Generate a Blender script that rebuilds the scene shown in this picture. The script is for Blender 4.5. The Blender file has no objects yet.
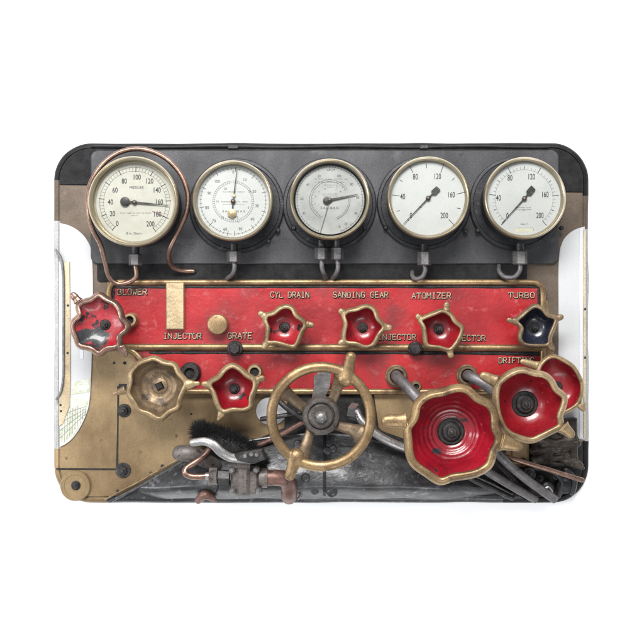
import bpy, bmesh, math, random
from mathutils import Vector, Matrix
random.seed(7)
S = 0.0016            # metres per unit (the mat is about 0.85 m wide)
D = 1000.0            # camera height in units
SC = bpy.context.scene
COL = SC.collection
PI = math.pi

def k(z): return (D - z) / D
def U(x, y, z):       # a point seen at (x, y) that stands z above the floor
    return (322 + (x - 322) * k(z), 322 + (y - 322) * k(z), z)
def crop(ox, oy, s):
    return lambda *pts: [(ox + x / s, oy + y / s) for x, y in pts]

# ------------------------------------------------------------------ materials
def mk(name, c1, c2=None, scale=40, detail=6, fac=(0.35, 0.65), rough=(0.4, 0.6), metal=0.0,
       bump=(200, 0.2), spots=None, coat=0.0, streak=None, dirt=None, spots2=None, spec=.4, alb=.62, speck=.22):
    m = bpy.data.materials.new(name); m.use_nodes = True
    nt = m.node_tree; N = nt.nodes; L = nt.links
    p = N['Principled BSDF']; p.inputs['Specular IOR Level'].default_value = spec
    q = lambda c: tuple(v*alb for v in c)
    c1 = q(c1); c2 = q(c2) if c2 else None
    if spots: spots = (q(spots[0]),)+spots[1:]
    if spots2: spots2 = (q(spots2[0]),)+spots2[1:]
    if dirt: dirt = (q(dirt[0]),)+dirt[1:]
    geo = N.new('ShaderNodeNewGeometry')
    mp = N.new('ShaderNodeMapping'); L.new(geo.outputs['Position'], mp.inputs['Vector'])
    if streak: mp.inputs['Scale'].default_value = streak
    def noise(sc, de=detail, ro=0.6, vec=None):
        n = N.new('ShaderNodeTexNoise'); n.inputs['Scale'].default_value = sc
        n.inputs['Detail'].default_value = de; n.inputs['Roughness'].default_value = ro
        L.new(vec or mp.outputs['Vector'], n.inputs['Vector']); return n.outputs['Fac']
    def ramp(f, a, b):
        r = N.new('ShaderNodeMapRange'); r.inputs['From Min'].default_value = a; r.inputs['From Max'].default_value = b
        L.new(f, r.inputs['Value']); return r.outputs['Result']
    def mix(f, a, b):
        x = N.new('ShaderNodeMix'); x.data_type = 'RGBA'
        L.new(f, x.inputs['Factor'])
        for s, v in ((x.inputs['A'], a), (x.inputs['B'], b)):
            if isinstance(v, tuple): s.default_value = (*v, 1)
            else: L.new(v, s)
        return x.outputs['Result']
    c2 = c2 or c1
    f = ramp(noise(scale), *fac)
    col = mix(f, c1, c2)
    rr = N.new('ShaderNodeMapRange'); rr.inputs['To Min'].default_value = rough[0]; rr.inputs['To Max'].default_value = rough[1]
    L.new(ramp(noise(scale * 2.3), 0.3, 0.7), rr.inputs['Value']); ro = rr.outputs['Result']
    met = None
    for sp in (spots, spots2):
        if sp:            # (colour, scale, threshold, softness, metallic, rough)
            g = ramp(noise(sp[1], 5, 0.55, geo.outputs['Position']), sp[2], sp[2] + sp[3])
            col = mix(g, col, sp[0])
            x = N.new('ShaderNodeMix'); L.new(g, x.inputs['Factor']); L.new(ro, x.inputs['A']); x.inputs['B'].default_value = sp[5]
            ro = x.outputs['Result']
            x = N.new('ShaderNodeMix'); L.new(g, x.inputs['Factor'])
            if met is None: x.inputs['A'].default_value = metal
            else: L.new(met, x.inputs['A'])
            x.inputs['B'].default_value = sp[4]; met = x.outputs['Result']
    if dirt:              # (colour, lo, hi) worn raised edges / grime in the hollows of the casting
        g = ramp(geo.outputs['Pointiness'], dirt[1], dirt[2])
        col = mix(g, col, dirt[0])
    if speck:
        x = N.new('ShaderNodeMix'); x.data_type = 'RGBA'; x.blend_type = 'MULTIPLY'; x.inputs['Factor'].default_value = 1
        g = N.new('ShaderNodeMapRange'); g.inputs['From Min'].default_value = .3; g.inputs['From Max'].default_value = .7
        g.inputs['To Min'].default_value = 1-speck*1.6; g.inputs['To Max'].default_value = 1+speck
        L.new(noise(520, 3, .7, geo.outputs['Position']), g.inputs['Value'])
        L.new(col, x.inputs['A']); L.new(g.outputs['Result'], x.inputs['B']); col = x.outputs['Result']
    L.new(col, p.inputs['Base Color']); L.new(ro, p.inputs['Roughness'])
    p.inputs['Metallic'].default_value = metal
    if met is not None: L.new(met, p.inputs['Metallic'])
    p.inputs['Coat Weight'].default_value = coat; p.inputs['Coat Roughness'].default_value = 0.12
    if bump:
        b = N.new('ShaderNodeBump'); b.inputs['Strength'].default_value = bump[1]; b.inputs['Distance'].default_value = 0.001
        L.new(noise(bump[0], 5), b.inputs['Height']); L.new(b.outputs['Normal'], p.inputs['Normal'])
        if coat: 
            b2 = N.new('ShaderNodeBump'); b2.inputs['Strength'].default_value = bump[1] * .8; b2.inputs['Distance'].default_value = 0.001
            L.new(noise(bump[0] * .4, 4), b2.inputs['Height']); L.new(b2.outputs['Normal'], p.inputs['Coat Normal'])
    return m

M = {}
M['white_floor'] = mk('white_floor', (.95, .95, .95), rough=(.9, .95), bump=None, alb=1, speck=0)
M['mat_black'] = mk('mat_black', (.004, .004, .005), (.014, .014, .015), 60, rough=(.45, .6), bump=(900, .25), spec=.2)
M['tan'] = mk('tan_plate', (.20, .13, .065), (.47, .335, .18), 8, rough=(.34, .55), metal=.5, bump=(300, .25),
              spots=((.15, .095, .05), 13, .55, .25, .3, .5), spots2=((.07, .05, .035), 140, .70, .06, .1, .7), streak=(1, .6, 1), speck=.10)
M['brown'] = mk('brown_plate', (.11, .08, .058), (.20, .15, .11), 12, rough=(.45, .65), metal=.3, bump=(260, .25),
                spots=((.26, .20, .14), 30, .6, .2, .3, .5))
M['slate'] = mk('slate_board', (.028, .028, .031), (.098, .098, .107), 6, rough=(.42, .6), metal=.25, bump=(420, .22),
                spots=((.16, .16, .175), 18, .62, .2, .3, .5), spots2=((.02, .02, .022), 60, .66, .08, .2, .5), streak=(1.4, .7, 1))
M['black_band'] = mk('black_band', (.007, .007, .008), (.024, .024, .026), 60, rough=(.5, .7), metal=.1, bump=(500, .4), spec=.15)
M['soot_shade'] = mk('soot_shade', (.006, .006, .007), (.03, .027, .025), 60, rough=(.35, .75), bump=(240, .9), spec=.25)  # one black for joints, bores, grime and the painted shade
M['red'] = mk('red_panel', (.27, .005, .009), (.50, .015, .020), 11, rough=(.28, .45), bump=(150, .55), coat=.4,
              spots=((.56, .13, .125), 60, .60, .16, 0, .3), spots2=((.10, .010, .012), 15, .57, .26, 0, .5), speck=.12)  # broad dark blotches paint shading into the red, along with sooty stains
M['red_bowl'] = mk('red_bowl', (.20, .005, .012), (.42, .014, .024), 14, rough=(.24, .4), bump=(110, .5), coat=.3,
                   spots=((.03, .022, .026), 38, .645, .02, .2, .4), spots2=((.58, .07, .08), 90, .66, .05, 0, .3))
M['red_deep'] = mk('red_deep', (.19, .003, .011), (.36, .008, .022), 16, rough=(.2, .34), bump=(110, .5), coat=.35, spots=((.03, .022, .026), 38, .645, .02, .2, .4), spots2=((.5, .06, .07), 90, .67, .05, 0, .3), alb=.7)
M['red_worn'] = mk('red_worn', (.36, .012, .022), (.52, .04, .05), 25, rough=(.25, .4), bump=(120, .6), coat=.35,
                   spots=((.035, .04, .042), 30, .54, .03, .3, .4), spots2=((.30, .22, .2), 130, .68, .03, .3, .4))
M['black_bowl'] = mk('black_bowl', (.008, .010, .02), (.03, .034, .055), 30, rough=(.18, .35), bump=(140, .6), coat=.6,
                     spots=((.12, .13, .16), 90, .66, .05, .3, .35))
M['brass'] = mk('brass', (.47, .32, .165), (.21, .135, .07), 22, rough=(.3, .5), metal=.7, bump=(220, .35),
                spots=((.13, .075, .04), 42, .53, .16, .6, .5), spots2=((.05, .035, .025), 170, .68, .05, .3, .6),
                dirt=((.68, .52, .32), .53, .60))
M['brass_pale'] = mk('brass_pale', (.50, .365, .205), (.25, .17, .092), 26, rough=(.34, .52), metal=.55, bump=(260, .35),
                spots=((.17, .105, .055), 50, .55, .16, .5, .5), spots2=((.06, .045, .03), 150, .69, .05, .3, .6),
                dirt=((.80, .68, .48), .53, .60))
M['brass_brown'] = mk('brass_brown', (.22, .15, .09), (.33, .235, .14), 40, rough=(.35, .55), metal=.6, bump=(200, .5),
                spots=((.09, .065, .05), 60, .53, .14, .4, .5), spots2=((.5, .38, .24), 120, .66, .06, .7, .4))
M['bronze_dark'] = mk('bronze_dark', (.12, .082, .052), (.22, .155, .095), 45, rough=(.35, .5), metal=.6, bump=(200, .5), dirt=((.5, .38, .24), .54, .62))
M['hub_grey'] = mk('hub_grey', (.07, .06, .055), (.15, .13, .12), 60, rough=(.35, .55), metal=.5, bump=(260, .5), spots=((.03, .025, .022), 90, .58, .1, .4, .5))
M['valve_grey'] = mk('valve_grey', (.12, .10, .092), (.21, .18, .165), 60, rough=(.38, .58), metal=.4, bump=(260, .5), spots=((.05, .04, .038), 90, .58, .1, .4, .5))
M['letter_brass'] = mk('letter_brass', (.70, .59, .43), (.46, .36, .24), 120, rough=(.4, .6), metal=.3, bump=(400, .3), spots=((.08, .05, .04), 260, .58, .08, .2, .6))
M['bezel'] = mk('bezel_brass', speck=.05, c1=(.62, .55, .42), c2=(.48, .40, .26), scale=18, rough=(.24, .36), metal=.85, bump=(120, .06),
                spots=((.38, .30, .18), 30, .62, .2, .8, .4))
M['copper'] = mk('copper', (.40, .25, .19), (.25, .155, .125), 40, rough=(.26, .42), metal=.85, bump=(300, .2),
                 spots=((.58, .38, .28), 60, .6, .1, .9, .3))
M['iron'] = mk('dark_iron', (.035, .033, .034), (.085, .08, .08), 60, rough=(.32, .55), metal=.6, bump=(300, .5),
               spots=((.17, .15, .14), 120, .62, .08, .7, .4))
M['case_black'] = mk('case_black', (.022, .023, .027), (.05, .05, .056), 30, rough=(.3, .5), metal=.35, bump=(300, .25),
               spots=((.10, .095, .09), 90, .62, .12, .4, .45))
M['steel'] = mk('steel', (.22, .21, .21), (.36, .345, .34), 50, rough=(.3, .5), metal=.75, bump=(300, .3),
               spots=((.10, .09, .085), 80, .62, .1, .6, .5))
M['grey_pipe'] = mk('grey_pipe', (.13, .12, .125), (.22, .205, .21), 50, rough=(.35, .55), metal=.45, bump=(300, .3),
               spots=((.06, .05, .05), 90, .62, .1, .4, .5))
M['silver'] = mk('silver_handle', (.42, .41, .40), (.58, .57, .56), 40, rough=(.25, .42), metal=.8, bump=(300, .3),
               spots=((.16, .15, .145), 90, .60, .1, .6, .4))
M['rust_red'] = mk('rust_red', (.17, .085, .065), (.26, .15, .12), 50, rough=(.35, .55), metal=.5, bump=(250, .5),
               spots=((.07, .045, .04), 70, .58, .1, .4, .5))
M['boiler'] = mk('boiler_paint', (.030, .030, .032), (.082, .083, .088), 30, fac=(.4, .6), rough=(.26, .46), metal=.2, bump=(95, 1.0), coat=.2,
               spots=((.22, .22, .23), 85, .58, .14, .3, .25), spots2=((.03, .03, .032), 38, .58, .12, .2, .4), streak=(.8, 1.3, 1))
M['grime'] = mk('grimy_casting', (.018, .014, .011), (.075, .055, .04), 60, rough=(.3, .6), metal=.3, bump=(90, 1.0),
               spots=((.16, .12, .085), 70, .63, .06, .3, .4))
M['bristle'] = mk('bristle', (.008, .008, .009), (.02, .019, .019), 60, rough=(.6, .8), bump=None)
M['dial'] = mk('dial_white', speck=.05, c1=(.60, .605, .59), c2=(.68, .68, .665), scale=20, rough=(.5, .6), bump=None)
M['dial_cream'] = mk('dial_cream', speck=.05, c1=(.55, .53, .455), c2=(.64, .62, .545), scale=30, rough=(.5, .6), bump=None, spots=((.5, .47, .40), 70, .64, .15, 0, .5))
M['dial_silver'] = mk('dial_silver', speck=.05, c1=(.36, .36, .35), c2=(.52, .515, .50), scale=24, rough=(.35, .5), metal=.15, bump=None, spots=((.36, .35, .33), 60, .62, .12, .1, .4))
M['ink'] = mk('ink', speck=.05, c1=(.02, .02, .022), rough=(.5, .6), bump=None)
M['ink_grey'] = mk('ink_grey', speck=.05, c1=(.06, .06, .06), rough=(.5, .6), bump=None)
M['ink_red'] = mk('ink_red', speck=.05, c1=(.30, .02, .04), rough=(.5, .6), bump=None)
M['window_white'] = mk('window_white', speck=.05, c1=(.56, .57, .585), c2=(.66, .66, .665), scale=10, rough=(.2, .3), bump=None, streak=(1, .3, 1))
M['rim_grey'] = mk('rim_grey', (.42, .42, .42), (.5, .5, .5), 40, rough=(.6, .7), bump=(900, .25))
M['glass_blue'] = mk('glass_blue', speck=.05, c1=(.66, .68, .73), c2=(.78, .79, .83), scale=12, rough=(.12, .2), bump=None)
M['green_view'] = mk('green_view', (.42, .46, .30), (.78, .80, .72), 60, rough=(.5, .6), bump=None)
M['wire'] = mk('wire_grey', (.30, .29, .30), rough=(.5, .6), bump=None)
M['label_yellow'] = mk('label_yellow', speck=.05, c1=(.70, .66, .50), c2=(.76, .73, .62), scale=90, rough=(.5, .6), bump=None)

def glass_mat():
    m = bpy.data.materials.new('gauge_glass'); m.use_nodes = True
    nt = m.node_tree; N = nt.nodes; L = nt.links; N.clear()
    o = N.new('ShaderNodeOutputMaterial'); mx = N.new('ShaderNodeMixShader'); t = N.new('ShaderNodeBsdfTransparent')
    t.inputs['Color'].default_value = (.97, .985, .98, 1)
    g = N.new('ShaderNodeBsdfGlossy'); g.inputs['Roughness'].default_value = 0.08
    f = N.new('ShaderNodeFresnel'); f.inputs['IOR'].default_value = 1.45
    L.new(f.outputs[0], mx.inputs[0]); L.new(t.outputs[0], mx.inputs[1]); L.new(g.outputs[0], mx.inputs[2]); L.new(mx.outputs[0], o.inputs[0])
    return m
M['glass'] = glass_mat()

# ------------------------------------------------------------------ geometry helpers
def cat(pts, n, closed=False):
    """Catmull-Rom through pts, n samples per span; pts of any equal dimension"""
    P = [Vector(p) for p in pts]; out = []
    m = len(P); spans = m if closed else m - 1
    for i in range(spans):
        if closed: a, b, c, d = P[(i-1) % m], P[i], P[(i+1) % m], P[(i+2) % m]
        else: a, b, c, d = P[max(i-1, 0)], P[i], P[i+1], P[min(i+2, m-1)]
        for j in range(n):
            t = j / n
            out.append(0.5 * ((2*b) + (c-a)*t + (2*a-5*b+4*c-d)*t*t + (-a+3*b-3*c+d)*t**3))
    if not closed: out.append(P[-1])
    return out

ORG = {}
class MB:
    def __init__(s): s.bm = bmesh.new()
    def v(s, x, y, z): return s.bm.verts.new(((x-322)*S, (322-y)*S, z*S))
    def f(s, vs):
        try: return s.bm.faces.new(vs)
        except ValueError: return None
    def loft(s, rings, closed=True, cap=True):
        R = [[s.v(*p) for p in r] for r in rings]
        for a, b in zip(R, R[1:]):
            n = len(a)
            for i in range(n if closed else n-1):
                s.f((a[i], a[(i+1) % n], b[(i+1) % n], b[i]))
        if cap and closed:
            s.f(R[0]); s.f(R[-1])
        return R
    def lathe(s, cx, cy, prof, seg=48, ph=0.0, cap=True):
        s.loft([[(cx + r*math.cos(ph+2*PI*i/seg), cy + r*math.sin(ph+2*PI*i/seg), z) for i in range(seg)] for r, z in prof], True, cap)
    def prism(s, poly, z0, z1, bev=0.0):
        n = len(poly)
        if bev:
            cx = sum(p[0] for p in poly)/n; cy = sum(p[1] for p in poly)/n
            q = inset(poly, bev)
            s.loft([[(x, y, z0) for x, y in poly], [(x, y, z1-bev) for x, y in poly], [(x, y, z1) for x, y in q]])
        else: s.loft([[(x, y, z0) for x, y in poly], [(x, y, z1) for x, y in poly]])
    def box(s, x0, y0, x1, y1, z0, z1, bev=0.0): s.prism([(x0, y0), (x1, y0), (x1, y1), (x0, y1)], z0, z1, bev)
    def tube(s, pts, r, seg=16, flat=1.0, closed=False, dome=True, ph=0.0):
        P = [Vector(p) for p in pts]; n = len(P)
        R = r if isinstance(r, (list, tuple)) else [r]*n
        if len(R) != n: R = [R[min(int(i/(n-1)*(len(R)-1)), len(R)-2)]*(1-((i/(n-1)*(len(R)-1)) - min(int(i/(n-1)*(len(R)-1)), len(R)-2))) + R[min(int(i/(n-1)*(len(R)-1)), len(R)-2)+1]*((i/(n-1)*(len(R)-1)) - min(int(i/(n-1)*(len(R)-1)), len(R)-2)) for i in range(n)]
        if dome and not closed:
            d0 = (P[0]-P[1]).normalized(); d1 = (P[-1]-P[-2]).normalized()
            A = [(P[0]+d0*R[0]*math.sin(a), R[0]*math.cos(a)) for a in (1.45, 1.1, .7, .35)]
            B = [(P[-1]+d1*R[-1]*math.sin(a), R[-1]*math.cos(a)) for a in (.35, .7, 1.1, 1.45)]
            
            if dome == 'end': A = []
            P = [a[0] for a in A] + P + [b[0] for b in B]; R = [a[1] for a in A] + list(R) + [b[1] for b in B]; n = len(P)
        rings = []; up = Vector((0, 0, 1)); prev = None
        for i in range(n):
            t = (P[(i+1) % n]-P[i-1]) if closed else (P[min(i+1, n-1)]-P[max(i-1, 0)])
            t.normalize()
            if prev is None:
                side = t.cross(up)
                if side.length < .05: side = t.cross(Vector((0, 1, 0)))
            else:
                side = prev - t*prev.dot(t)
                if side.length < 1e-4: side = t.cross(up)
            side.normalize(); prev = side; nn = side.cross(t).normalized()
            rings.append([tuple(P[i] + side*R[i]*math.cos(ph+2*PI*j/seg) + nn*R[i]*flat*math.sin(ph+2*PI*j/seg)) for j in range(seg)])
        if closed:
            V = [[s.v(*p) for p in r] for r in rings]
            for i in range(n):
                a, b = V[i], V[(i+1) % n]
                for j in range(seg): s.f((a[j], a[(j+1) % seg], b[(j+1) % seg], b[j]))
        else: s.loft(rings)
    def build(s, name, mat, parent=None, remesh=None, origin=None, fixn=True, ang=.62, smooth_iter=0):
        if fixn: bmesh.ops.recalc_face_normals(s.bm, faces=s.bm.faces)
        me = bpy.data.meshes.new(name)
        o = bpy.data.objects.new(name, me); COL.objects.link(o)
        org = ORG.get(parent.name) if parent else (Vector(origin) if origin else Vector((0, 0, 0)))
        s.bm.to_mesh(me); s.bm.free()
        if remesh:
            md = o.modifiers.new('r', 'REMESH'); md.mode = 'VOXEL'; md.voxel_size = remesh*S
            if smooth_iter:
                m2 = o.modifiers.new('s', 'SMOOTH'); m2.iterations = smooth_iter; m2.factor = .5
            dg = bpy.context.evaluated_depsgraph_get(); dg.update()
            m3 = bpy.data.meshes.new_from_object(o.evaluated_get(dg))
            o.modifiers.clear(); o.data = m3; me = m3; me.name = name; ang = 3.2
        me.transform(Matrix.Translation(-org))
        bm = bmesh.new(); bm.from_mesh(me)
        for f in bm.faces: f.smooth = True
        for e in bm.edges:
            if len(e.link_faces) == 2 and e.calc_face_angle(0) > ang: e.smooth = False
        bm.to_mesh(me); bm.free()
        me.materials.clear(); me.materials.append(M[mat] if isinstance(mat, str) else mat)
        if parent: o.parent = parent
        else: o.location = org
        ORG[o.name] = org
        return o

def inset(poly, d):
    n = len(poly); A = sum(poly[i][0]*poly[(i+1) % n][1]-poly[(i+1) % n][0]*poly[i][1] for i in range(n))
    sg = 1 if A > 0 else -1; out = []
    for i in range(n):
        p0, p1, p2 = Vector(poly[i-1]), Vector(poly[i]), Vector(poly[(i+1) % n])
        a = (p1-p0); b = (p2-p1)
        if a.length < 1e-6 or b.length < 1e-6: out.append(tuple(p1)); continue
        a.normalize(); b.normalize()
        na = Vector((-a.y, a.x))*sg; nb = Vector((-b.y, b.x))*sg
        m = na+nb
        if m.length < .2: m = na
        m.normalize(); c = max(.5, m.dot(na))
        out.append(tuple(p1+m*(d/c)))
    return out

def tag(o, label, cat_, group=None, kind=None):
    if label: o['label'] = label
    if cat_: o['category'] = cat_
    if group: o['group'] = group
    if kind: o['kind'] = kind
    return o
def thing(name, x, y, z, label, cat_, group=None):
    o = bpy.data.objects.new(name, None); COL.objects.link(o)
    L = Vector(((x-322)*S, (322-y)*S, z*S)); o.location = L; ORG[o.name] = L; o.empty_display_size = .02
    return tag(o, label, cat_, group)

# rounded outline of the mat as seen, and clipping against it
MX0, MX1, MY0, MY1, MR = 54.0, 588.5, 143.0, 502.5, 37.0
def outline(d=0, z=0, n=14):
    x0, x1, y0, y1 = MX0+d, MX1-d, MY0+d, MY1-d; r = MR-d; P = []
    for cx, cy, a0 in ((x1-r, y0+r, -90), (x1-r, y1-r, 0), (x0+r, y1-r, 90), (x0+r, y0+r, 180)):
        for i in range(n+1):
            a = math.radians(a0+90*i/n); P.append((cx+r*math.cos(a), cy+r*math.sin(a)))
    return P
def densify(poly, step=12):
    out = []
    for i, p in enumerate(poly):
        q = poly[(i+1) % len(poly)]; L = math.hypot(q[0]-p[0], q[1]-p[1]); m = max(1, int(L/step))
        for j in range(m): out.append((p[0]+(q[0]-p[0])*j/m, p[1]+(q[1]-p[1])*j/m))
    return out
def clip(poly, d=6.0):
    C = outline(d); out = list(poly)
    for i in range(len(C)):
        a, b = C[i], C[(i+1) % len(C)]
        if math.hypot(a[0]-b[0], a[1]-b[1]) < 1e-6: continue
        inside = lambda p: (b[0]-a[0])*(p[1]-a[1])-(b[1]-a[1])*(p[0]-a[0]) >= -1e-9
        res = []
        for j in range(len(out)):
            p, q = out[j], out[(j+1) % len(out)]
            ip, iq = inside(p), inside(q)
            if ip: res.append(p)
            if ip != iq:
                dp = (b[0]-a[0])*(p[1]-a[1])-(b[1]-a[1])*(p[0]-a[0]); dq = (b[0]-a[0])*(q[1]-a[1])-(b[1]-a[1])*(q[0]-a[0])
                t = dp/(dp-dq); res.append((p[0]+(q[0]-p[0])*t, p[1]+(q[1]-p[1])*t))
        out = res
    ded = []
    for p in out:
        if not ded or math.hypot(p[0]-ded[-1][0], p[1]-ded[-1][1]) > .05: ded.append(p)
    return ded
def UP(poly, z): return [U(x, y, z)[:2] for x, y in poly]
def sheet(mb, poly, z0, z1, bev=.6, d=6.0, doclip=True):
    p = clip(poly, d) if doclip else poly
    mb.prism(UP(p, z1), z0, z1, bev)

_tc = {}
def text_into(mb, s, cx, cy, h, z, wsc=1.0, th=0.25, rot=0.0, bold=0.0, spacing=1.0):
    key = (s, bold, spacing)
    if key not in _tc:
        cu = bpy.data.curves.new('t', 'FONT'); cu.body = s; cu.size = 1; cu.resolution_u = 4
        cu.extrude = .5; cu.offset = bold; cu.space_character = spacing
        o = bpy.data.objects.new('t', cu); COL.objects.link(o)
        dg = bpy.context.evaluated_depsgraph_get(); dg.update()
        me = bpy.data.meshes.new_from_object(o.evaluated_get(dg))
        vs = [v.co.copy() for v in me.vertices]; fs = [tuple(p.vertices) for p in me.polygons]
        bpy.data.objects.remove(o); bpy.data.curves.remove(cu); bpy.data.meshes.remove(me)
        _tc[key] = (vs, fs)
    vs, fs = _tc[key]
    x0 = min(v.x for v in vs); x1 = max(v.x for v in vs); y0 = min(v.y for v in vs); y1 = max(v.y for v in vs)
    sc = h/(y1-y0); c, sn = math.cos(rot), math.sin(rot); R = []
    for v in vs:
        x = (v.x-(x0+x1)/2)*sc*wsc; y = -(v.y-(y0+y1)/2)*sc
        R.append(mb.v(cx+x*c-y*sn, cy+x*sn+y*c, z+(th if v.z > 0 else 0)))
    for f in fs: mb.f([R[i] for i in f])
    return (x1-x0)*sc*wsc

# ------------------------------------------------------------------ floor and mat
mb = MB(); mb.v(-4000, -4000, 0); 
mb.f([mb.v(-3000, -3000, 0), mb.v(3600, -3000, 0), mb.v(3600, 3600, 0), mb.v(-3000, 3600, 0)])
for v in [v for v in mb.bm.verts if not v.link_faces]: mb.bm.verts.remove(v)
fl = mb.build('floor', 'white_floor', fixn=False); tag(fl, None, None, kind='structure')

MATZ = 9.0
mb = MB()
rng = random.Random(3)
wob = [rng.uniform(-1, 1) for _ in range(64)]
def wav(i, n): 
    t = i/n*64; a = int(t) % 64; f = t-int(t); f = f*f*(3-2*f); return wob[a]*(1-f)+wob[(a+1) % 64]*f
rings = []
for d, z in ((2.2, .1), (.7, 1.2), (0, 3.2), (.0, 5.6), (.9, 7.6), (2.4, 8.8), (4.2, 9.0), (5.2, 8.2), (6.0, 7.9), (7.5, 8.0), (40, 8.0)):
    o = densify(outline(0), 8); n = len(o)
    q = inset(o, d) if d < 20 else [(322+(x-322)*.8, 322+(y-322)*.8) for x, y in o]
    w = .55 if d < 20 else 0
    q = [(x+(wav(i, n)*w if abs(y-322) < 120 else 0), y+(wav(i+5, n)*w if abs(y-322) >= 120 else 0)) for i, (x, y) in enumerate(q)]
    rings.append([U(x, y, z) for x, y in q])
mb.loft(rings)
mat = mb.build('bath_mat', 'mat_black')
tag(mat, 'rounded rectangular bath mat with thin black rolled rim, under all the cab controls', 'bath mat')
# coloured stretches of the rim where the picture runs over the edge
def rim_colour(o):
    me = o.data
    for nm in ('tan', 'rim_grey', 'boiler', 'brown'): me.materials.append(M[nm])
    for p in me.polygons:
        c = p.center; x = c.x/S+322; y = 322-c.y/S
        if c.z < .3*S: continue
        if x < 90:
            if 224 < y < 446: p.material_index = 2
            elif 184 < y <= 224: p.material_index = 4
            elif y >= 446: p.material_index = 1
        elif x > 560:
            if 194 < y <= 228: p.material_index = 4
            elif 228 < y < 440: p.material_index = 2
        if y > 490:
            if x < 112: p.material_index = 1
            elif x < 500: p.material_index = 3
rim_colour(mat)

# ------------------------------------------------------------------ tan plate
big = [(20, 181), (640, 191), (640, 620), (20, 620)]
plate = thing('backplate', 322, 400, 8, 'tan brass backplate covering the mat behind the red panel and handwheels', 'metal plate')
mb = MB(); sheet(mb, [(20, 181), (640, 191), (640, 330), (640, 620), (20, 620)], 8.1, 10.5, .5); mb.build('sheet', 'tan', plate)
mb = MB(); sheet(mb, [(50, 183), (96, 183), (96, 262), (110, 290), (97, 330), (84, 300), (50, 300)], 10.6, 11.0, 0)
mb.build('sheet', 'brown', plate)['label'] = 'dark brown stretch of plate beside the leftmost gauge'
mb = MB(); sheet(mb, [(486, 190), (600, 190), (600, 300), (556, 366), (548, 300), (486, 281)], 10.6, 11.0, 0)
mb.build('sheet', 'brown', plate)['label'] = 'dark brown stretch of plate beside the rightmost gauge'
for pts in ([(55, 468), (117, 468.4), (117, 470.2), (55, 469.8)], [(117.2, 386), (119.3, 386), (118.4, 430), (118, 468), (116, 468), (117, 430)]):
    mb = MB(); sheet(mb, pts, 10.5, 10.9, 0, d=2); mb.build('joint_line', 'soot_shade', plate)
mb = MB(); mb.box(*U(119, 384, 11)[:2], *U(129, 389, 11)[:2], 10.5, 12); mb.build('slot', 'soot_shade', plate)
def hexbolt(parent, x, y, z0, r, h, mat='iron', washer=1.5, ph=.3, name='bolt', stud=.45):
    X, Y, _ = U(x, y, z0+h)
    mb = MB()
    if washer: mb.lathe(X, Y, [(r*washer, z0), (r*washer, z0+h*.18), (r*washer*.93, z0+h*.26)], 28)
    mb.lathe(X, Y, [(r, z0+h*.2), (r, z0+h*.85), (r*.86, z0+h)], 6, ph)
    if stud: mb.lathe(X, Y, [(r*stud, z0+h*.9), (r*stud, z0+h*1.35), (r*stud*.7, z0+h*1.5)], 14)
    return mb.build(name, mat, parent)
hexbolt(plate, 123.3, 411, 10.5, 4.3, 5, washer=1.55)
hexbolt(plate, 122.2, 471, 10.5, 4.6, 5, washer=1.65)
X, Y, _ = U(75, 486, 14)
mb = MB(); mb.lathe(X, Y, [(15, 10.5), (15, 13), (14.2, 13.8), (11, 13.8), (10.6, 13.4), (0.5, 13.4)], 48); mb.build('cover_disc', 'tan', plate)
hexbolt(plate, 75, 486, 13.6, 3.4, 3.5, washer=1.35)
for x, y, r in ((162.3, 466, 1.7), (117.6, 491, 1.5), (113.8, 363, 1.2), (124.5, 363, 1.6), (133, 353, .9), (191, 414, 1.0), (72, 300, 1)):
    mb = MB(); mb.lathe(*U(x, y, 11)[:2], [(r, 10.4), (r, 11), (r*.8, 11.15)], 14); mb.build('screw_hole', 'soot_shade', plate)

for x, y in ((66, 458), (100, 440), (140, 452), (176, 436), (98, 236), (92, 300), (150, 472)):
    mb = MB(); mb.lathe(*U(x, y, 11)[:2], [(1.3, 10.4), (1.3, 10.9), (.9, 11.4)], 14); mb.build('rivet', 'brass_brown', plate)
# black voids round the pipework (a black sheet stands in for their shade)
mb = MB()
sheet(mb, [(255, 440), (284, 428), (288, 395), (374, 395), (379, 430), (430, 448), (506, 440), (506, 467), (530, 467), (530, 428), (574, 425), (580, 442), (600, 444), (600, 520), (400, 520), (255, 480)], 8.1, 12.4, .4)
so = mb.build('shade_sheet', 'soot_shade'); tag(so, 'black sheet standing in for the shade behind the spoked wheel and grey pipes above the boiler', 'metal plate')

# ------------------------------------------------------------------ windows
cl = crop(45, 210, 2.683)
wl = thing('cab_window', 75, 330, 11, 'white rounded cab window at the left edge, beside the worn blower handwheel', 'window', 'cab windows')
op = cat([(40, 223), (62, 223.5), (76, 229), (87, 240), (92, 256), (93, 300), (92, 350), (90, 396), (86, 415), (76, 434), (64, 445), (40, 452)], 6)
op = [tuple(p) for p in op]
mb = MB(); sheet(mb, op, 11, 12.0, .3, d=5.6); pane = mb.build('pane', 'window_white', wl)
lowv = [tuple(p) for p in cat([(40, 452), (64, 445), (75, 433), (85, 414), (88, 400)], 5)]
mb = MB(); sheet(mb, lowv+[(70, 398), (69, 412), (40, 430)], 12, 12.3, 0, d=5.6); mb.build('garden_view', 'green_view', wl)
mb = MB(); sheet(mb, [(72, 383), (90, 378), (89.5, 392), (71.5, 395)], 12, 12.25, 0); mb.build('garden_view', 'green_view', wl)
mb = MB()
for i in range(12):
    x = 57+i*2.6; mb.tube([U(x-.5, 447-(max(0, x-60)**1.15)*.75, 12.6), U(x, 408-(i % 3), 12.6)], .16, 5)
for i in range(4):
    mb.tube([U(60, 438-i*7.5, 12.6), U(85, 414-i*3.5+i, 12.6)], .14, 5)
mb.build('fence_mesh', 'wire', wl)['label'] = 'thin grey wire fence seen low in the window'
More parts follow.
